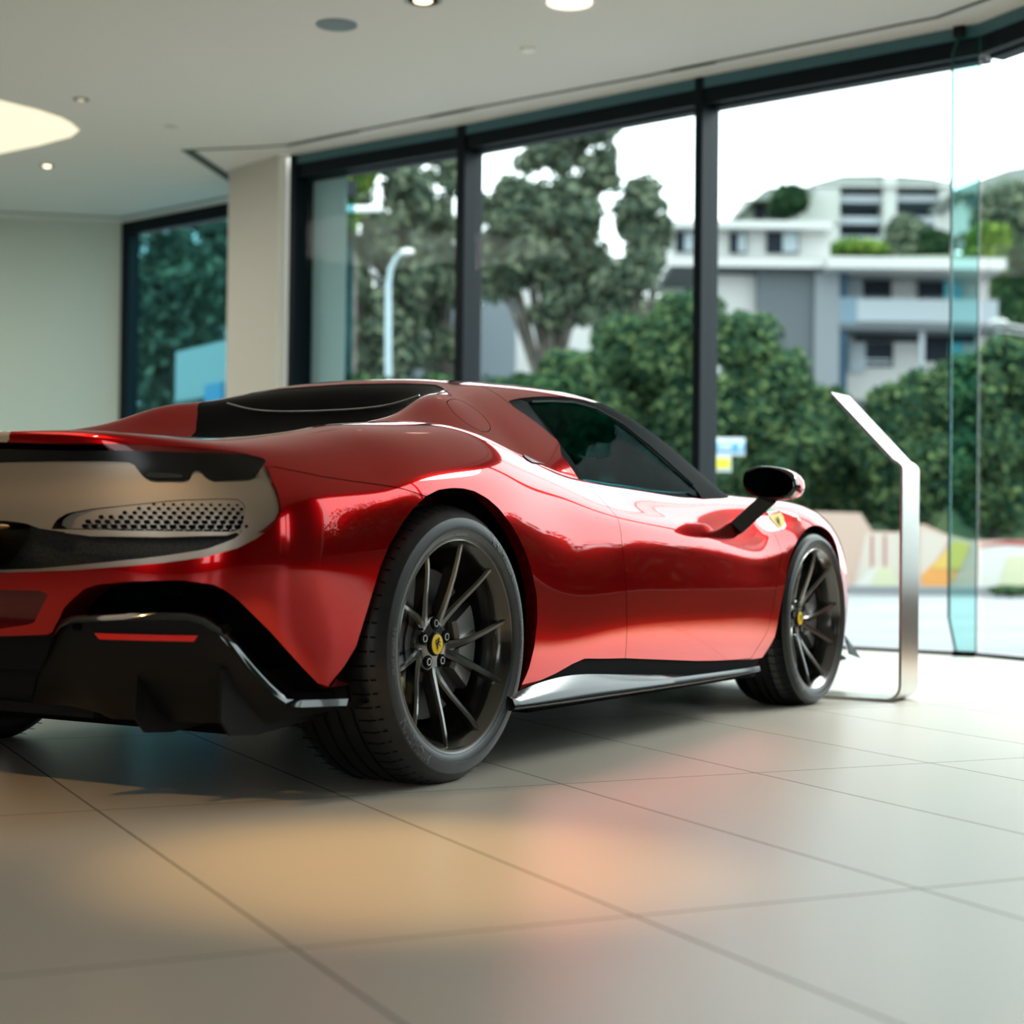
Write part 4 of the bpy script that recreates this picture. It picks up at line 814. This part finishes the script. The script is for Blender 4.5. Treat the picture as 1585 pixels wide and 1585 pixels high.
def leaf_mat(name, dark, mid, light, transl=.25):
    m = bpy.data.materials.new(name); m.use_nodes = True; n = m.node_tree.nodes; l = m.node_tree.links; n.clear()
    o = n.new('ShaderNodeOutputMaterial'); g = n.new('ShaderNodeNewGeometry'); r = n.new('ShaderNodeValToRGB'); e = r.color_ramp.elements
    e[0].color = (*dark, 1); e[1].color = (*light, 1); x = r.color_ramp.elements.new(.55); x.color = (*mid, 1)
    l.new(g.outputs['Random Per Island'], r.inputs[0]); d = n.new('ShaderNodeBsdfDiffuse'); t = n.new('ShaderNodeBsdfTranslucent'); mx = n.new('ShaderNodeMixShader'); mx.inputs[0].default_value = transl
    l.new(r.outputs[0], d.inputs[0]); l.new(r.outputs[0], t.inputs[0]); l.new(d.outputs[0], mx.inputs[1]); l.new(t.outputs[0], mx.inputs[2]); l.new(mx.outputs[0], o.inputs[0]); return m
L_HEDGE = leaf_mat('hedge_leaf', (.010, .038, .030), (.05, .105, .055), (.16, .23, .09))
L_GUM = leaf_mat('gum_leaf', (.035, .06, .045), (.10, .14, .10), (.24, .28, .18))
L_DARK = leaf_mat('dark_leaf', (.006, .022, .016), (.022, .06, .03), (.07, .13, .05))
L_LIME = leaf_mat('lime_leaf', (.03, .08, .02), (.09, .17, .04), (.28, .38, .07))
BARK = noise_color(mat('bark', (.1, .08, .06), .9), (.05, .045, .04), (.13, .12, .10), 3)
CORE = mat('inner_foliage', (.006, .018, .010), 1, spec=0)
def foliage(name, lumps, n, size, m_, parent=None, up=.35):
    "n small leaf blades scattered over and inside ellipsoid lumps [(centre, radii)]"
    vol = np.array([r[0]*r[1]*r[2] for c, r in lumps])**(2/3); k = RNG.choice(len(lumps), n, p=vol/vol.sum())
    c = np.array([c for c, r in lumps])[k]; r = np.array([r for c, r in lumps])[k]; d = RNG.normal(size=(n, 3)); d /= np.linalg.norm(d, axis=1, keepdims=True)
    rad = RNG.uniform(.72 if m_ is not L_GUM else .1, 1.03 if m_ is not L_GUM else 1.25, (n, 1))+.10*np.sin(d*7+c).sum(1, keepdims=True)*.5; p = c+d*r*rad
    nv = d+RNG.normal(size=(n, 3))*.55+[0, 0, up]; nv /= np.linalg.norm(nv, axis=1, keepdims=True)
    a = np.cross(nv, RNG.normal(size=(n, 3))); a /= np.linalg.norm(a, axis=1, keepdims=True); b = np.cross(nv, a); s = size*RNG.uniform(.6, 1.3, (n, 1))
    V = np.stack([p-a*s, p-b*s*.45, p+a*s, p+b*s*.45], 1).reshape(-1, 3); me = bpy.data.meshes.new(name)
    me.vertices.add(4*n); me.vertices.foreach_set('co', V.ravel()); me.loops.add(4*n); me.loops.foreach_set('vertex_index', np.arange(4*n, dtype=np.int32))
    me.polygons.add(n); me.polygons.foreach_set('loop_start', np.arange(0, 4*n, 4, dtype=np.int32)); me.polygons.foreach_set('loop_total', np.full(n, 4, dtype=np.int32)); me.update(calc_edges=True)
    me.materials.append(m_); o = bpy.data.objects.new(name, me); COL.objects.link(o)
    if parent: o.parent = parent
    return o
def tree(name, label, cat, base, lumps, n, size, m_, trunk_h, tr=.15, group=None, core=.72, branches=True):
    base = Vector(base); t = empty(name, base, label, cat, group)
    if name in ('gum_tree', 'street_tree'):
        sub_ = []
        for c, r in lumps:
            for _ in range(20):
                d = RNG.normal(size=3); d /= np.linalg.norm(d); q = np.array(c)+d*np.array(r)*RNG.uniform(.25, 1.0); f_ = RNG.uniform(.24, .38); sub_.append((tuple(q), tuple(x*f_*e_ for x, e_ in zip(r, (1, 1, 1.3)))))
        lumps = sub_; core = 0
    branches = branches and (len(lumps) < 20 or 'thin')
    L = [(tuple(Vector(c)-base), r) for c, r in lumps]; foliage('foliage', L, n, size, m_, t)
    mb = MB()
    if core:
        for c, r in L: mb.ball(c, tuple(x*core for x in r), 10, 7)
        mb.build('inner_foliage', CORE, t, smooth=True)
    mb = MB(); top_ = Vector((0, 0, trunk_h)); mb.tube([(0, 0, 0), top_*.5+Vector((.05, .05, 0)), top_], [tr, tr*.8, tr*.6], 8)
    if branches:
        for c, r in (L if len(L) < 20 else L[::5]): mb.tube([top_*.6, (top_*.6+Vector(c))/2+Vector((0, 0, .1)), Vector(c)], [tr*.5, tr*.3, tr*.1] if len(L) < 20 else [tr*.3, tr*.15, tr*.05], 6)
    mb.build('trunk', BARK, t, smooth=True); return t
def px(x, y, z, rx, ry=None, rd=None):
    k = z/FPX; return (tuple(W(x, y, z)), (rx*k, (rd or rx)*k, (ry or rx)*k))
def ground(x, z): p = W(x, 840, z); return (p.x, p.y, -.07)
# clipped bushy trees behind the mural wall
hedge = [(885, 27.5, [(885, 590, 60), (850, 640, 60), (930, 650, 60)], 'small bushy tree seen over the car roof behind the second mullion'),
 (985, 28.5, [(985, 545, 75), (940, 590, 60), (1040, 600, 70), (990, 680, 90)], 'bushy green tree just left of the third mullion'),
 (1075, 27.5, [(1065, 500, 62), (1040, 560, 62), (1085, 640, 80), (1060, 720, 80)], 'bushy green tree standing behind the third mullion'),
 (1165, 26.5, [(1150, 530, 62), (1195, 590, 66), (1150, 640, 80), (1230, 680, 70), (1180, 740, 75)], 'rounded light green tree right of the third mullion, behind the street sign'),
 (1275, 27.5, [(1262, 640, 55), (1310, 690, 60), (1270, 730, 70), (1330, 760, 60)], 'low dark green bush above the wing mirror'),
 (1395, 26.5, [(1390, 640, 58), (1440, 620, 62), (1375, 700, 66), (1440, 720, 80), (1400, 770, 60)], 'bushy green tree behind the steel display stand'),
 (1545, 26.5, [(1500, 600, 66), (1565, 570, 62), (1620, 600, 70), (1520, 690, 85), (1600, 700, 85), (1540, 770, 70)], 'bushy green tree right of the glass fin')]
for x, z, lm, lab in hedge:
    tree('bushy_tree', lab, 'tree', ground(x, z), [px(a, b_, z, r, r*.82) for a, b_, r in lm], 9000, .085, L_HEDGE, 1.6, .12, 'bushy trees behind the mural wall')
for x in (820, 700, 560):
    tree('low_shrub', {820: 'low dark shrub behind the glass left of the third mullion', 700: 'low dark shrub behind the second mullion', 560: 'low dark shrub at the foot of the lamp post'}[x], 'shrub', ground(x, 25), [px(x, 640, 25, 90, 60), px(x-50, 690, 25, 80, 60), px(x+50, 700, 25, 80, 60)], 6000, .09, L_DARK, .8, .08, 'dark shrubs across the street')
# tall gum trees
gum = [(560, 36, [(545, 300, 62, 60), (565, 235, 60, 45), (520, 400, 50, 70), (640, 420, 60, 60), (600, 540, 70, 50), (590, 380, 70, 55), (540, 450, 60, 60), (610, 480, 52, 50), (560, 530, 60, 40), (640, 300, 50, 45)], 26000, 'tall loose gum tree behind the lamp post'),
 (680, 38, [(660, 340, 55, 50), (690, 260, 40, 40), (700, 420, 50, 60), (655, 480, 40, 50), (690, 540, 45, 40)], 8000, 'thin gum tree behind the second mullion'),
 (850, 37, [(850, 240, 58, 42), (770, 390, 45, 60), (760, 320, 34, 34), (860, 360, 70, 60), (900, 205, 55, 30), (925, 260, 45, 50), (880, 320, 75, 50), (800, 330, 55, 50), (830, 400, 70, 50), (910, 400, 65, 50), (780, 430, 40, 40), (870, 470, 60, 40)], 26000, 'tallest gum tree with sky showing through its crown'),
 (985, 36, [(990, 320, 45, 48), (1000, 390, 42, 45), (960, 440, 55, 40), (1020, 350, 26, 30), (940, 500, 50, 30)], 9000, 'gum tree with rounded top left of the third mullion')]
for x, z, lm, cnt, lab in gum:
    tree('gum_tree', lab, 'tree', ground(x, z), [px(a, b_, z, r*.92, r2*.9) for a, b_, r, r2 in lm], cnt, .13, L_GUM, 5.5, .22, 'tall gum trees across the street', core=.45)
tree('lime_tree', 'small yellow-green tree top behind the blind in the first window bay', 'tree', ground(540, 32), [px(540, 265, 32, 42, 34), px(525, 330, 32, 30, 40)], 3500, .10, L_LIME, 6, .14, None, core=.6)
# trees and van seen through the teal window
for k, (x, z, lm, lab) in enumerate(((255, 34, [(240, 400, 70), (280, 470, 80), (230, 520, 80), (260, 600, 90)], 'dark tree seen through the left part of the teal window'), (330, 36, [(330, 380, 60), (340, 460, 60), (310, 560, 70)], 'dark tree seen through the right part of the teal window'))):
    tree('street_tree', lab, 'tree', ground(x, z), [px(a, b_, z, r) for a, b_, r in lm], 7000, .14, L_GUM, 4, .2, 'trees behind the teal window', core=.6)
wb = empty('white_kiosk', ground(320, 22), 'white boxy kiosk seen through the teal window', 'kiosk'); bz = Vector(ground(320, 22))
WHT = mat('white_cladding', (0.375, 0.390, 0.390), .5); BLU = mat('blue_panel', (.05, .25, .45), .5); DGL = mat('dark_window_glass', (.02, .03, .04), .1, 0, .6)
a, c, e = W(272, 545, 22), W(350, 523, 20.6), W(420, 545, 24)
mb = MB(); mb.prism([(a.x, a.y, a.z), (c.x, c.y, a.z), (e.x, e.y, a.z), (a.x+e.x-c.x, a.y+e.y-c.y, a.z)], (0, 0, -a.z-.07)); mb.v = [(x-bz.x, y-bz.y, z-bz.z) for x, y, z in mb.v]; mb.build('wall', WHT, wb)
def quadp(name, p4, m_, parent, org, t=.03):
    P4 = [Vector(p)-Vector(org) for p in p4]; nn_ = (P4[1]-P4[0]).cross(P4[2]-P4[0]).normalized()
    if nn_.dot(Vector((1, .5, 0))) > 0: nn_ = -nn_
    return MB().prism(P4, nn_*t).build(name, m_, parent)
def lerp4(a, c, u0, u1, z0, z1): return [(a.x+(c.x-a.x)*u, a.y+(c.y-a.y)*u, z) for u, z in ((u0, z0), (u1, z0), (u1, z1), (u0, z1))]
quadp('panel', lerp4(a, c, .64, .97, .2, a.z-.5), BLU, wb, bz); quadp('ledge', lerp4(a, c, 0, .62, a.z-.75, a.z-.65), GAPM, wb, bz, .05); quadp('ledge', lerp4(a, c, 0, .62, a.z-1.5, a.z-1.4), GAPM, wb, bz, .05)
# grey building glimpsed between the gum trees
org = ground(680, 48)
def fbox(mb, x0, x1, ytop, ybot, z, depth, org):
    "box whose front face fills the given sight rectangle z metres away"
    a, b_ = W(x0, ytop, z), W(x1, ybot, z); d = (W(x1, ytop, z)-W(x0, ytop, z)); d.z = 0; n_ = Vector((d.y, -d.x, 0)).normalized(); n_ = n_ if n_.dot(fw) > 0 else -n_
    p = Vector((a.x, a.y, b_.z))-Vector(org); h = a.z-b_.z
    return mb.prism([p, p+d, p+d+n_*depth, p+n_*depth], (0, 0, h))
GREYB = mat('blue_grey_render', (0.110, 0.135, 0.155), .7); WALLW = mat('white_render', (0.400, 0.405, 0.395), .6); GREYH = mat('house_grey', (0.070, 0.085, 0.095), .7)  # includes a darker grey for some walls, eaves and the balcony slab
ROOFW = mat('white_fascia', (0.430, 0.440, 0.425), .5); BALC = mat('balcony_panel', (0.250, 0.290, 0.315), .4); TEAL = mat('teal_reveal', (.05, .30, .40), .4); CURT = mat('pale_curtain', (0.275, 0.330, 0.360), .6); DK = mat('dark_opening', (.010, .016, .024), .4, spec=.08)
g1 = empty('grey_building', org, 'blue-grey building glimpsed between the gum trees', 'building')
mb = MB(); fbox(mb, 612, 668, 440, 885, 50, 6, org); fbox(mb, 745, 800, 445, 885, 52, 6, org); fbox(mb, 668, 745, 470, 885, 56, 4, org); mb.build('wall', GREYB, g1)
mb = MB(); fbox(mb, 612, 640, 450, 585, 49.8, .1, org); mb.build('dark_window', DK, g1)
w1 = empty('white_house', ground(830, 62), 'white house wall showing through the gum trees', 'building')
mb = MB(); fbox(mb, 800, 980, 395, 875, 62, 8, ground(830, 62)); mb.build('wall', WALLW, w1)

# big white terrace house
Zh = 78; oh = ground(1300, Zh); h = empty('terrace_house', oh, 'wide white and grey flat-roofed house with a long balcony on the hillside', 'building')
def hp(name, rects, m_, depth=.5, dz=0, par=None):
    mb = MB()
    for r_ in rects: fbox(mb, *r_, Zh+dz, depth, oh)
    return mb.build(name, m_, par or h)
hp('wall', [(1040, 1285, 350, 400), (1110, 1175, 425, 600)], WALLW, 8, 0)
hp('wall', [(1173, 1262, 418, 680)], GREYH, 7, -.6); hp('wall', [(1262, 1300, 418, 700)], mat('pale_grey_render', (0.150, 0.170, 0.185), .7), 7, -.9)
hp('wall', [(1312, 1530, 415, 620)], WALLW, 8, 1.6)
hp('flat_roof', [(1035, 1300, 398, 414)], ROOFW, 9, -1.5); hp('flat_roof', [(1282, 1558, 397, 417)], ROOFW, 9, -2.2); hp('flat_roof', [(1030, 1290, 340, 354)], ROOFW, 9, -1.0)
hp('eaves', [(1040, 1545, 415, 421)], GREYH, 6, -1.2)
hp('downpipe', [(1297, 1312, 420, 700)], mat('dark_blue_panel', (.02, .05, .08), .5, spec=.1), 2, -.8)
for r_ in ((1130, 1156, 360, 392), (1187, 1237, 358, 392), (1046, 1074, 358, 390)):
    w_ = hp('window', [r_], DK, .25, -.15); hp('pane', [((r_[0]+r_[1])//2, r_[1]-2, r_[2]+2, r_[3]-2)], CURT, .1, -.25, w_)
for r_, c_ in (((1335, 1380, 428, 462), (1312, 1336)), ((1422, 1462, 432, 468), (1462, 1490)), ((1340, 1383, 530, 568), (1315, 1340)), ((1432, 1470, 530, 560), (1470, 1490))):
    w_ = hp('window', [r_], DK, .25, 1.4); hp('pane', [(c_[0], c_[1], r_[2], r_[3]+8)], CURT if c_[0] < 1400 else TEAL, .1, 1.3, w_)
hp('balcony', [(1325, 1545, 462, 500)], BALC, .15, -.9); hp('balcony', [(1298, 1327, 460, 505)], mat('balcony_side', (.10, .17, .22), .5), 1.8, -.9)
hp('balcony_slab', [(1300, 1550, 500, 512)], GREYH, 2.6, -1.0); hp('balcony_shadow_gap', [(1325, 1530, 512, 530)], DK, .3, 1.3)
hp('post', [(1424, 1431, 508, 620)], BALC, .2, -.7); hp('post', [(1540, 1547, 508, 620)], BALC, .2, -.7)
hp('railing', [(1337, 1380, 556, 558), (1337, 1380, 562, 564), (1330, 1545, 459, 461)], BALC, .05, -.95)
hp('pier', [(1515, 1530, 418, 470), (1512, 1528, 515, 560)], WALLW, .4, .6)
# apartment blocks higher up the hill
Za = 170; oa = ground(1330, Za)
def block(name, label, parts, org, Z):
    r_ = empty(name, org, label, 'building')
    for nm, rects, m_, depth, dz in parts:
        mb = MB()
        for q in rects: fbox(mb, *q, Z+dz, depth, org)
        mb.build(nm, m_, r_)
    return r_
ROOFG = mat('grey_green_roof', (0.180, 0.210, 0.190), .7); PALE = mat('pale_render', (0.370, 0.390, 0.370), .6)
A = block('apartment_block', 'pale apartment block with stacked balconies above the white house', [
 ('wall', [(1268, 1300, 288, 480), (1368, 1388, 272, 480), (1455, 1476, 282, 480)], PALE, 12, -1.5), ('wall', [(1296, 1370, 288, 395), (1386, 1458, 288, 395)], mat('grey_teal_wall', (.08, .15, .18), .6, spec=.1), 10, 1),
 ('balcony', [(1300, 1368, 302, 314), (1300, 1368, 335, 347), (1300, 1368, 365, 374), (1388, 1456, 302, 312), (1388, 1456, 335, 346)], BALC, 1.2, -1),
 ('dark_window', [(1302, 1362, 291, 301), (1302, 1362, 322, 334), (1302, 1362, 352, 364), (1392, 1448, 290, 301), (1392, 1448, 322, 334)], DK, .4, .6),
 ('fascia', [(1262, 1476, 284, 289)], ROOFW, 8, -2)], oa, Za)
def roofpoly(name, pts, Z, m_, parent, org, depth=10):
    P4 = [W(x, y, Z)-Vector(org) for x, y in pts]; d = Vector((fw.x, fw.y, 0))*depth; return MB().prism(P4, d).build(name, m_, parent)
roofpoly('roof', [(1255, 285), (1278, 278), (1305, 271), (1368, 270), (1368, 285)], Za-1, ROOFG, A, oa); roofpoly('roof', [(1388, 285), (1388, 271), (1440, 275), (1475, 281), (1475, 285)], Za-1, ROOFG, A, oa)
B_ = block('hill_house', 'lower white house with a sloping grey roof left of the apartment block', [('wall', [(1150, 1262, 308, 345), (1252, 1300, 292, 345)], PALE, 10, 0), ('dark_window', [(1168, 1185, 312, 338), (1190, 1215, 312, 338)], DK, .4, -.5)], ground(1200, 150), 150)
roofpoly('roof', [(1135, 336), (1180, 295), (1190, 290), (1262, 288), (1262, 296), (1240, 308), (1165, 310), (1142, 336)], 148, ROOFG, B_, ground(1200, 150))
C_ = block('far_house', 'grey-roofed building at the right edge beyond the glass fin', [('wall', [(1490, 1600, 290, 360)], PALE, 10, 0), ('dark_window', [(1500, 1590, 298, 320)], mat('teal_dark', (.04, .10, .12), .4), .4, -.5)], ground(1540, 150), 150)
roofpoly('roof', [(1480, 292), (1520, 276), (1560, 262), (1600, 255), (1600, 285), (1490, 300)], 148, ROOFG, C_, ground(1540, 150))
# hillside below the buildings
hm = noise_color(mat('hillside_scrub', (.05, .09, .04), .9), (.02, .05, .03), (.09, .13, .05), .3)
def hill(z, pts):
    top_ = [W(x, y, z) for x, y in pts]; back = [W(x, y-6, z+60) for x, y in pts]; n_ = len(top_)
    V = [(p.x, p.y, -.3) for p in top_]+[tuple(p) for p in top_]+[tuple(p) for p in back]
    return struct(build('floor_hill', V, [(i, i+1, n_+i+1, n_+i) for i in range(n_-1)]+[(n_+i, n_+i+1, 2*n_+i+1, 2*n_+i) for i in range(n_-1)], hm))
hill(95, [(300, 560), (700, 500), (1000, 470), (1150, 420), (1300, 402), (1480, 398), (1585, 400), (1800, 400)])
for k, (x, y, z, rx, ry, m_, lab) in enumerate(((1222, 310, 145, 26, 22, L_DARK, 'dark round tree in front of the sloping grey roof'), (1400, 372, 120, 26, 34, L_GUM, 'feathery tree in front of the apartment block'), (1440, 382, 120, 34, 24, L_DARK, 'dark shrub beside the feathery tree under the apartment balconies'), (1325, 388, 110, 46, 14, L_LIME, 'yellow-green bank of shrubs on top of the white roof line'), (1560, 335, 110, 46, 50, L_GUM, 'hazy tree at the right edge below the far grey roof'), (1530, 385, 100, 36, 40, L_LIME, 'lighter green tree at the right edge above the house'), (1585, 450, 95, 50, 70, L_DARK, 'dark tree at the right edge behind the balcony end'))):
    tree('hillside_tree', lab, 'tree', tuple(W(x, y+ry*2.4, z)), [px(x, y, z, rx, ry), px(x-rx*.4, y+ry*.4, z, rx*.7, ry*.7)], 3500, .0035*z, m_, .5, .1, None, branches=False)

# mural wall
mw = Vector(W(1285, 912, 24.3)); me_ = Vector(W(1720, 912, 24.3)); MUR = mat('mural_paint', (.6, .5, .4), .8); n, l, b = nodes(MUR)
wr = empty('mural_wall', (mw.x, mw.y, -.07), 'low street wall painted with pink, cream, yellow and orange shapes', 'wall')
cols = [(0, (.62, .44, .36)), (1, (.66, .58, .50)), (2, (.72, .50, .12)), (3, (.80, .36, .10)), (4, (.72, .70, .66)), (5, (.45, .10, .10)), (6, (.66, .66, .45))]
CM = [mat('mural_%s' % nm, tuple(q*.85 for q in c_), .8) for (k, c_), nm in zip(cols, ('pink', 'cream', 'yellow', 'orange', 'white', 'red', 'lime'))]
def wallpt(x, y):
    "point of the wall face on the sight line x, y"
    o_ = W(x, y, 24.3); return o_-Vector((mw.x, mw.y, -.07))
mb = MB(); topline = [(1100, 800), (1240, 800), (1262, 792), (1332, 794), (1350, 822), (1395, 824), (1432, 812), (1462, 826), (1500, 836), (1700, 836), (1700, 915), (1100, 915)]
mb.prism([wallpt(x, y) for x, y in topline], Vector((fw.x, fw.y, 0))*.25); wo = mb.build('wall', CM[0], wr)
def shape(pts, k, lift): 
    mb = MB(); mb.prism([wallpt(x, y) for x, y in pts], -Vector((fw.x, fw.y, 0))*.01*lift); mb.build('painted_shape', CM[k], wr)
shape([(1340, 826), (1392, 826), (1392, 908), (1322, 908)], 1, 1); shape([(1322, 908), (1352, 876), (1378, 908)], 4, 2); shape([(1345, 908), (1358, 878), (1378, 878), (1390, 908)], 6, 3)
shape([(1424, 818), (1470, 832), (1426, 908), (1424, 908)], 1, 1); shape([(1426, 908), (1426, 890), (1480, 838), (1500, 850), (1470, 908)], 3, 2); shape([(1440, 880), (1478, 836), (1500, 842), (1486, 880)], 2, 3)
shape([(1515, 850), (1560, 840), (1600, 846), (1600, 908), (1512, 908)], 4, 1); shape([(1520, 845), (1560, 836), (1600, 838), (1600, 846), (1560, 843)], 5, 2); shape([(1545, 908), (1560, 862), (1600, 862), (1600, 908)], 6, 3)
for x in (1348, 1368): shape([(x, 828), (x+3, 828), (x+3, 878), (x, 878)], 5, 2)
kb = MB(); a, c = W(1000, 914, 23.6), W(1800, 914, 23.6)
a.z = c.z = 0; d = (c-a); n_ = Vector((fw.x, fw.y, 0)); kb.prism([(a.x, a.y, -.07), (c.x, c.y, -.07), tuple((c+n_*.3)[:2])+(-.07,), tuple((a+n_*.3)[:2])+(-.07,)], (0, 0, .12)); tag(kb.build('kerb', mat('grey_kerb', (.22, .23, .24), .8)), 'dark grey kerb along the foot of the mural wall', 'kerb')
tree('grass_tuft', 'low green weeds at the foot of the mural at the right edge', 'plant', ground(1565, 23.0), [px(1565, 914, 23.0, 34, 7)], 1200, .04, L_HEDGE, .03, .01, None, core=0, branches=False)
# street lamp
zl = 31; gl_ = Vector(ground(600, zl)); sl = empty('street_lamp', gl_, 'slim grey street lamp with white head in the first window bay', 'street lamp'); PG = mat('lamp_pole_grey', (.34, .44, .48), .5, .3)
T = [W(601, y, zl)-gl_ for y in (600, 480, 440)]+[W(605, 415, zl)-gl_, W(614, 398, zl)-gl_, W(626, 390, zl)-gl_]
MB().tube([Vector((T[0].x, T[0].y, 0))]+T, [.065, .062, .058, .05, .042, .038, .034], 10).build('pole', PG, sl, smooth=True)
p = W(630, 390, zl)-gl_; MB().ball(tuple(p), (.12, .14, .055), 14, 8).build('lamp_head', mat('lamp_white', (.85, .86, .84), .4), sl, smooth=True)
bz2 = W(515, 324, 30); bz3 = W(590, 323, 30); gz_ = Vector(ground(500, 30)); tag(MB().tube([bz2, (bz2+bz3)/2, bz3], .055, 8).tube([gz_, Vector((gz_.x, gz_.y, bz2.z+.3))], .09, 8).tube([Vector((gz_.x, gz_.y, bz2.z)), bz2], .05, 8).build('cable_arm', mat('white_pipe', (.85, .88, .88), .4)), 'short white horizontal arm among the leaves beside the blind', 'pole arm')
# street sign
zs = 20; gs = Vector(ground(1078, zs)); ss = empty('street_sign', gs, 'blue street name sign over a small yellow plate beside the third mullion', 'sign')
MB().tube([Vector((0, 0, 0)), W(1076, 684, zs)-gs], .034, 10).build('post', mat('galvanised_post', (.45, .50, .52), .4, .5), ss, smooth=True)
def plate(x0, x1, y0, y1, dz, m_, name, par): mb = MB(); fbox(mb, x0, x1, y0, y1, zs+dz, .012, gs); return mb.build(name, m_, par)
SW = mat('sign_white', (.75, .82, .86), .4); SB = mat('sign_blue', (.02, .32, .62), .4); SY = mat('sign_yellow', (.70, .62, .04), .4)
b1 = plate(1074, 1153, 677, 705, -.05, SW, 'name_plate', ss); plate(1076, 1152, 685, 700, -.07, SB, 'blue_field', b1)
mb = MB()
for k, (x, w_) in enumerate(((1112, 3), (1117, 2), (1121, 4), (1127, 3), (1132, 2), (1143, 3), (1147, 2))): fbox(mb, x, x+w_, 687, 697, zs-.09, .008, gs)
mb.build('lettering', SW, b1)
b2 = plate(1104, 1132, 705, 730, -.05, SW, 'small_plate', ss); plate(1107, 1130, 709, 725, -.07, SY, 'yellow_field', b2)
# overhead cable on the right
p0, p1 = W(1545, 500, 60), W(1660, 512, 60); mb = MB(); mb.tube([p0, (p0+p1)/2-Vector((0, 0, .1)), p1], .05, 6); mb.tube([p0+Vector((0, 0, -.25)), p1+Vector((0, 0, -.35))], .03, 6); mb.ball(tuple(p0), (.35, .35, .14), 10, 6); tag(mb.build('overhead_cable', WHT, smooth=True), 'pale overhead cable with insulator at the right edge', 'cable')
# across the street behind the camera and to the right: what the paint mirrors
for k, (x, y, s_) in enumerate(((10.5, -12.5, 1.75), (6.0, -18.5, 1.15), (-1.5, -19.5, 1.0), (-9, -21, 1.4), (-20, -13, 1.2), (-22, -5, 1.2))):
    L_ = [((x+dx*s_, y+dy*s_, dz*s_), (1.5*s_, 1.5*s_, 1.3*s_)) for dx, dy, dz in ((0, 0, 2.5), (1.2, .3, 1.8), (-1.2, -.3, 1.7), (.3, -.4, 1.0), (1.5, 0, .8), (-1.5, 0, .8))]
    o = tree('roadside_tree', ['roadside tree reflected in the front fender', 'roadside tree reflected in the door', 'roadside tree reflected in the rear fender', 'roadside tree outside the dark right wall', 'roadside tree outside the back wall, nearer the glazing', 'roadside tree outside the back wall, farther from the glazing'][k], 'tree', (x, y, -.07), L_, 5000, .17, L_DARK, 2.6, .15, 'roadside trees behind the camera')

# unseen hedge added outside the right-hand glazing, darkens the car-side reflection
pts = [(8.6, -3.6), (7.2, -5.6), (5.6, -7.4), (3.9, -9.0), (2.0, -10.2), (0, -11.0), (-2.2, -11.6)]; L_ = []
for (ax_, ay_), (bx_, by_) in zip(pts[:-1], pts[1:]):
    for t in (0, .33, .66): L_.append(((ax_+(bx_-ax_)*t, ay_+(by_-ay_)*t, .75), (.6, .6, .8)))
tree('reflection_hedge', 'added dark hedge outside the right glazing, mirrored in the car side', 'hedge', (2.0, -10.2, -.07), L_, 16000, .07, L_DARK, .5, .03, None, core=.85, branches=False)
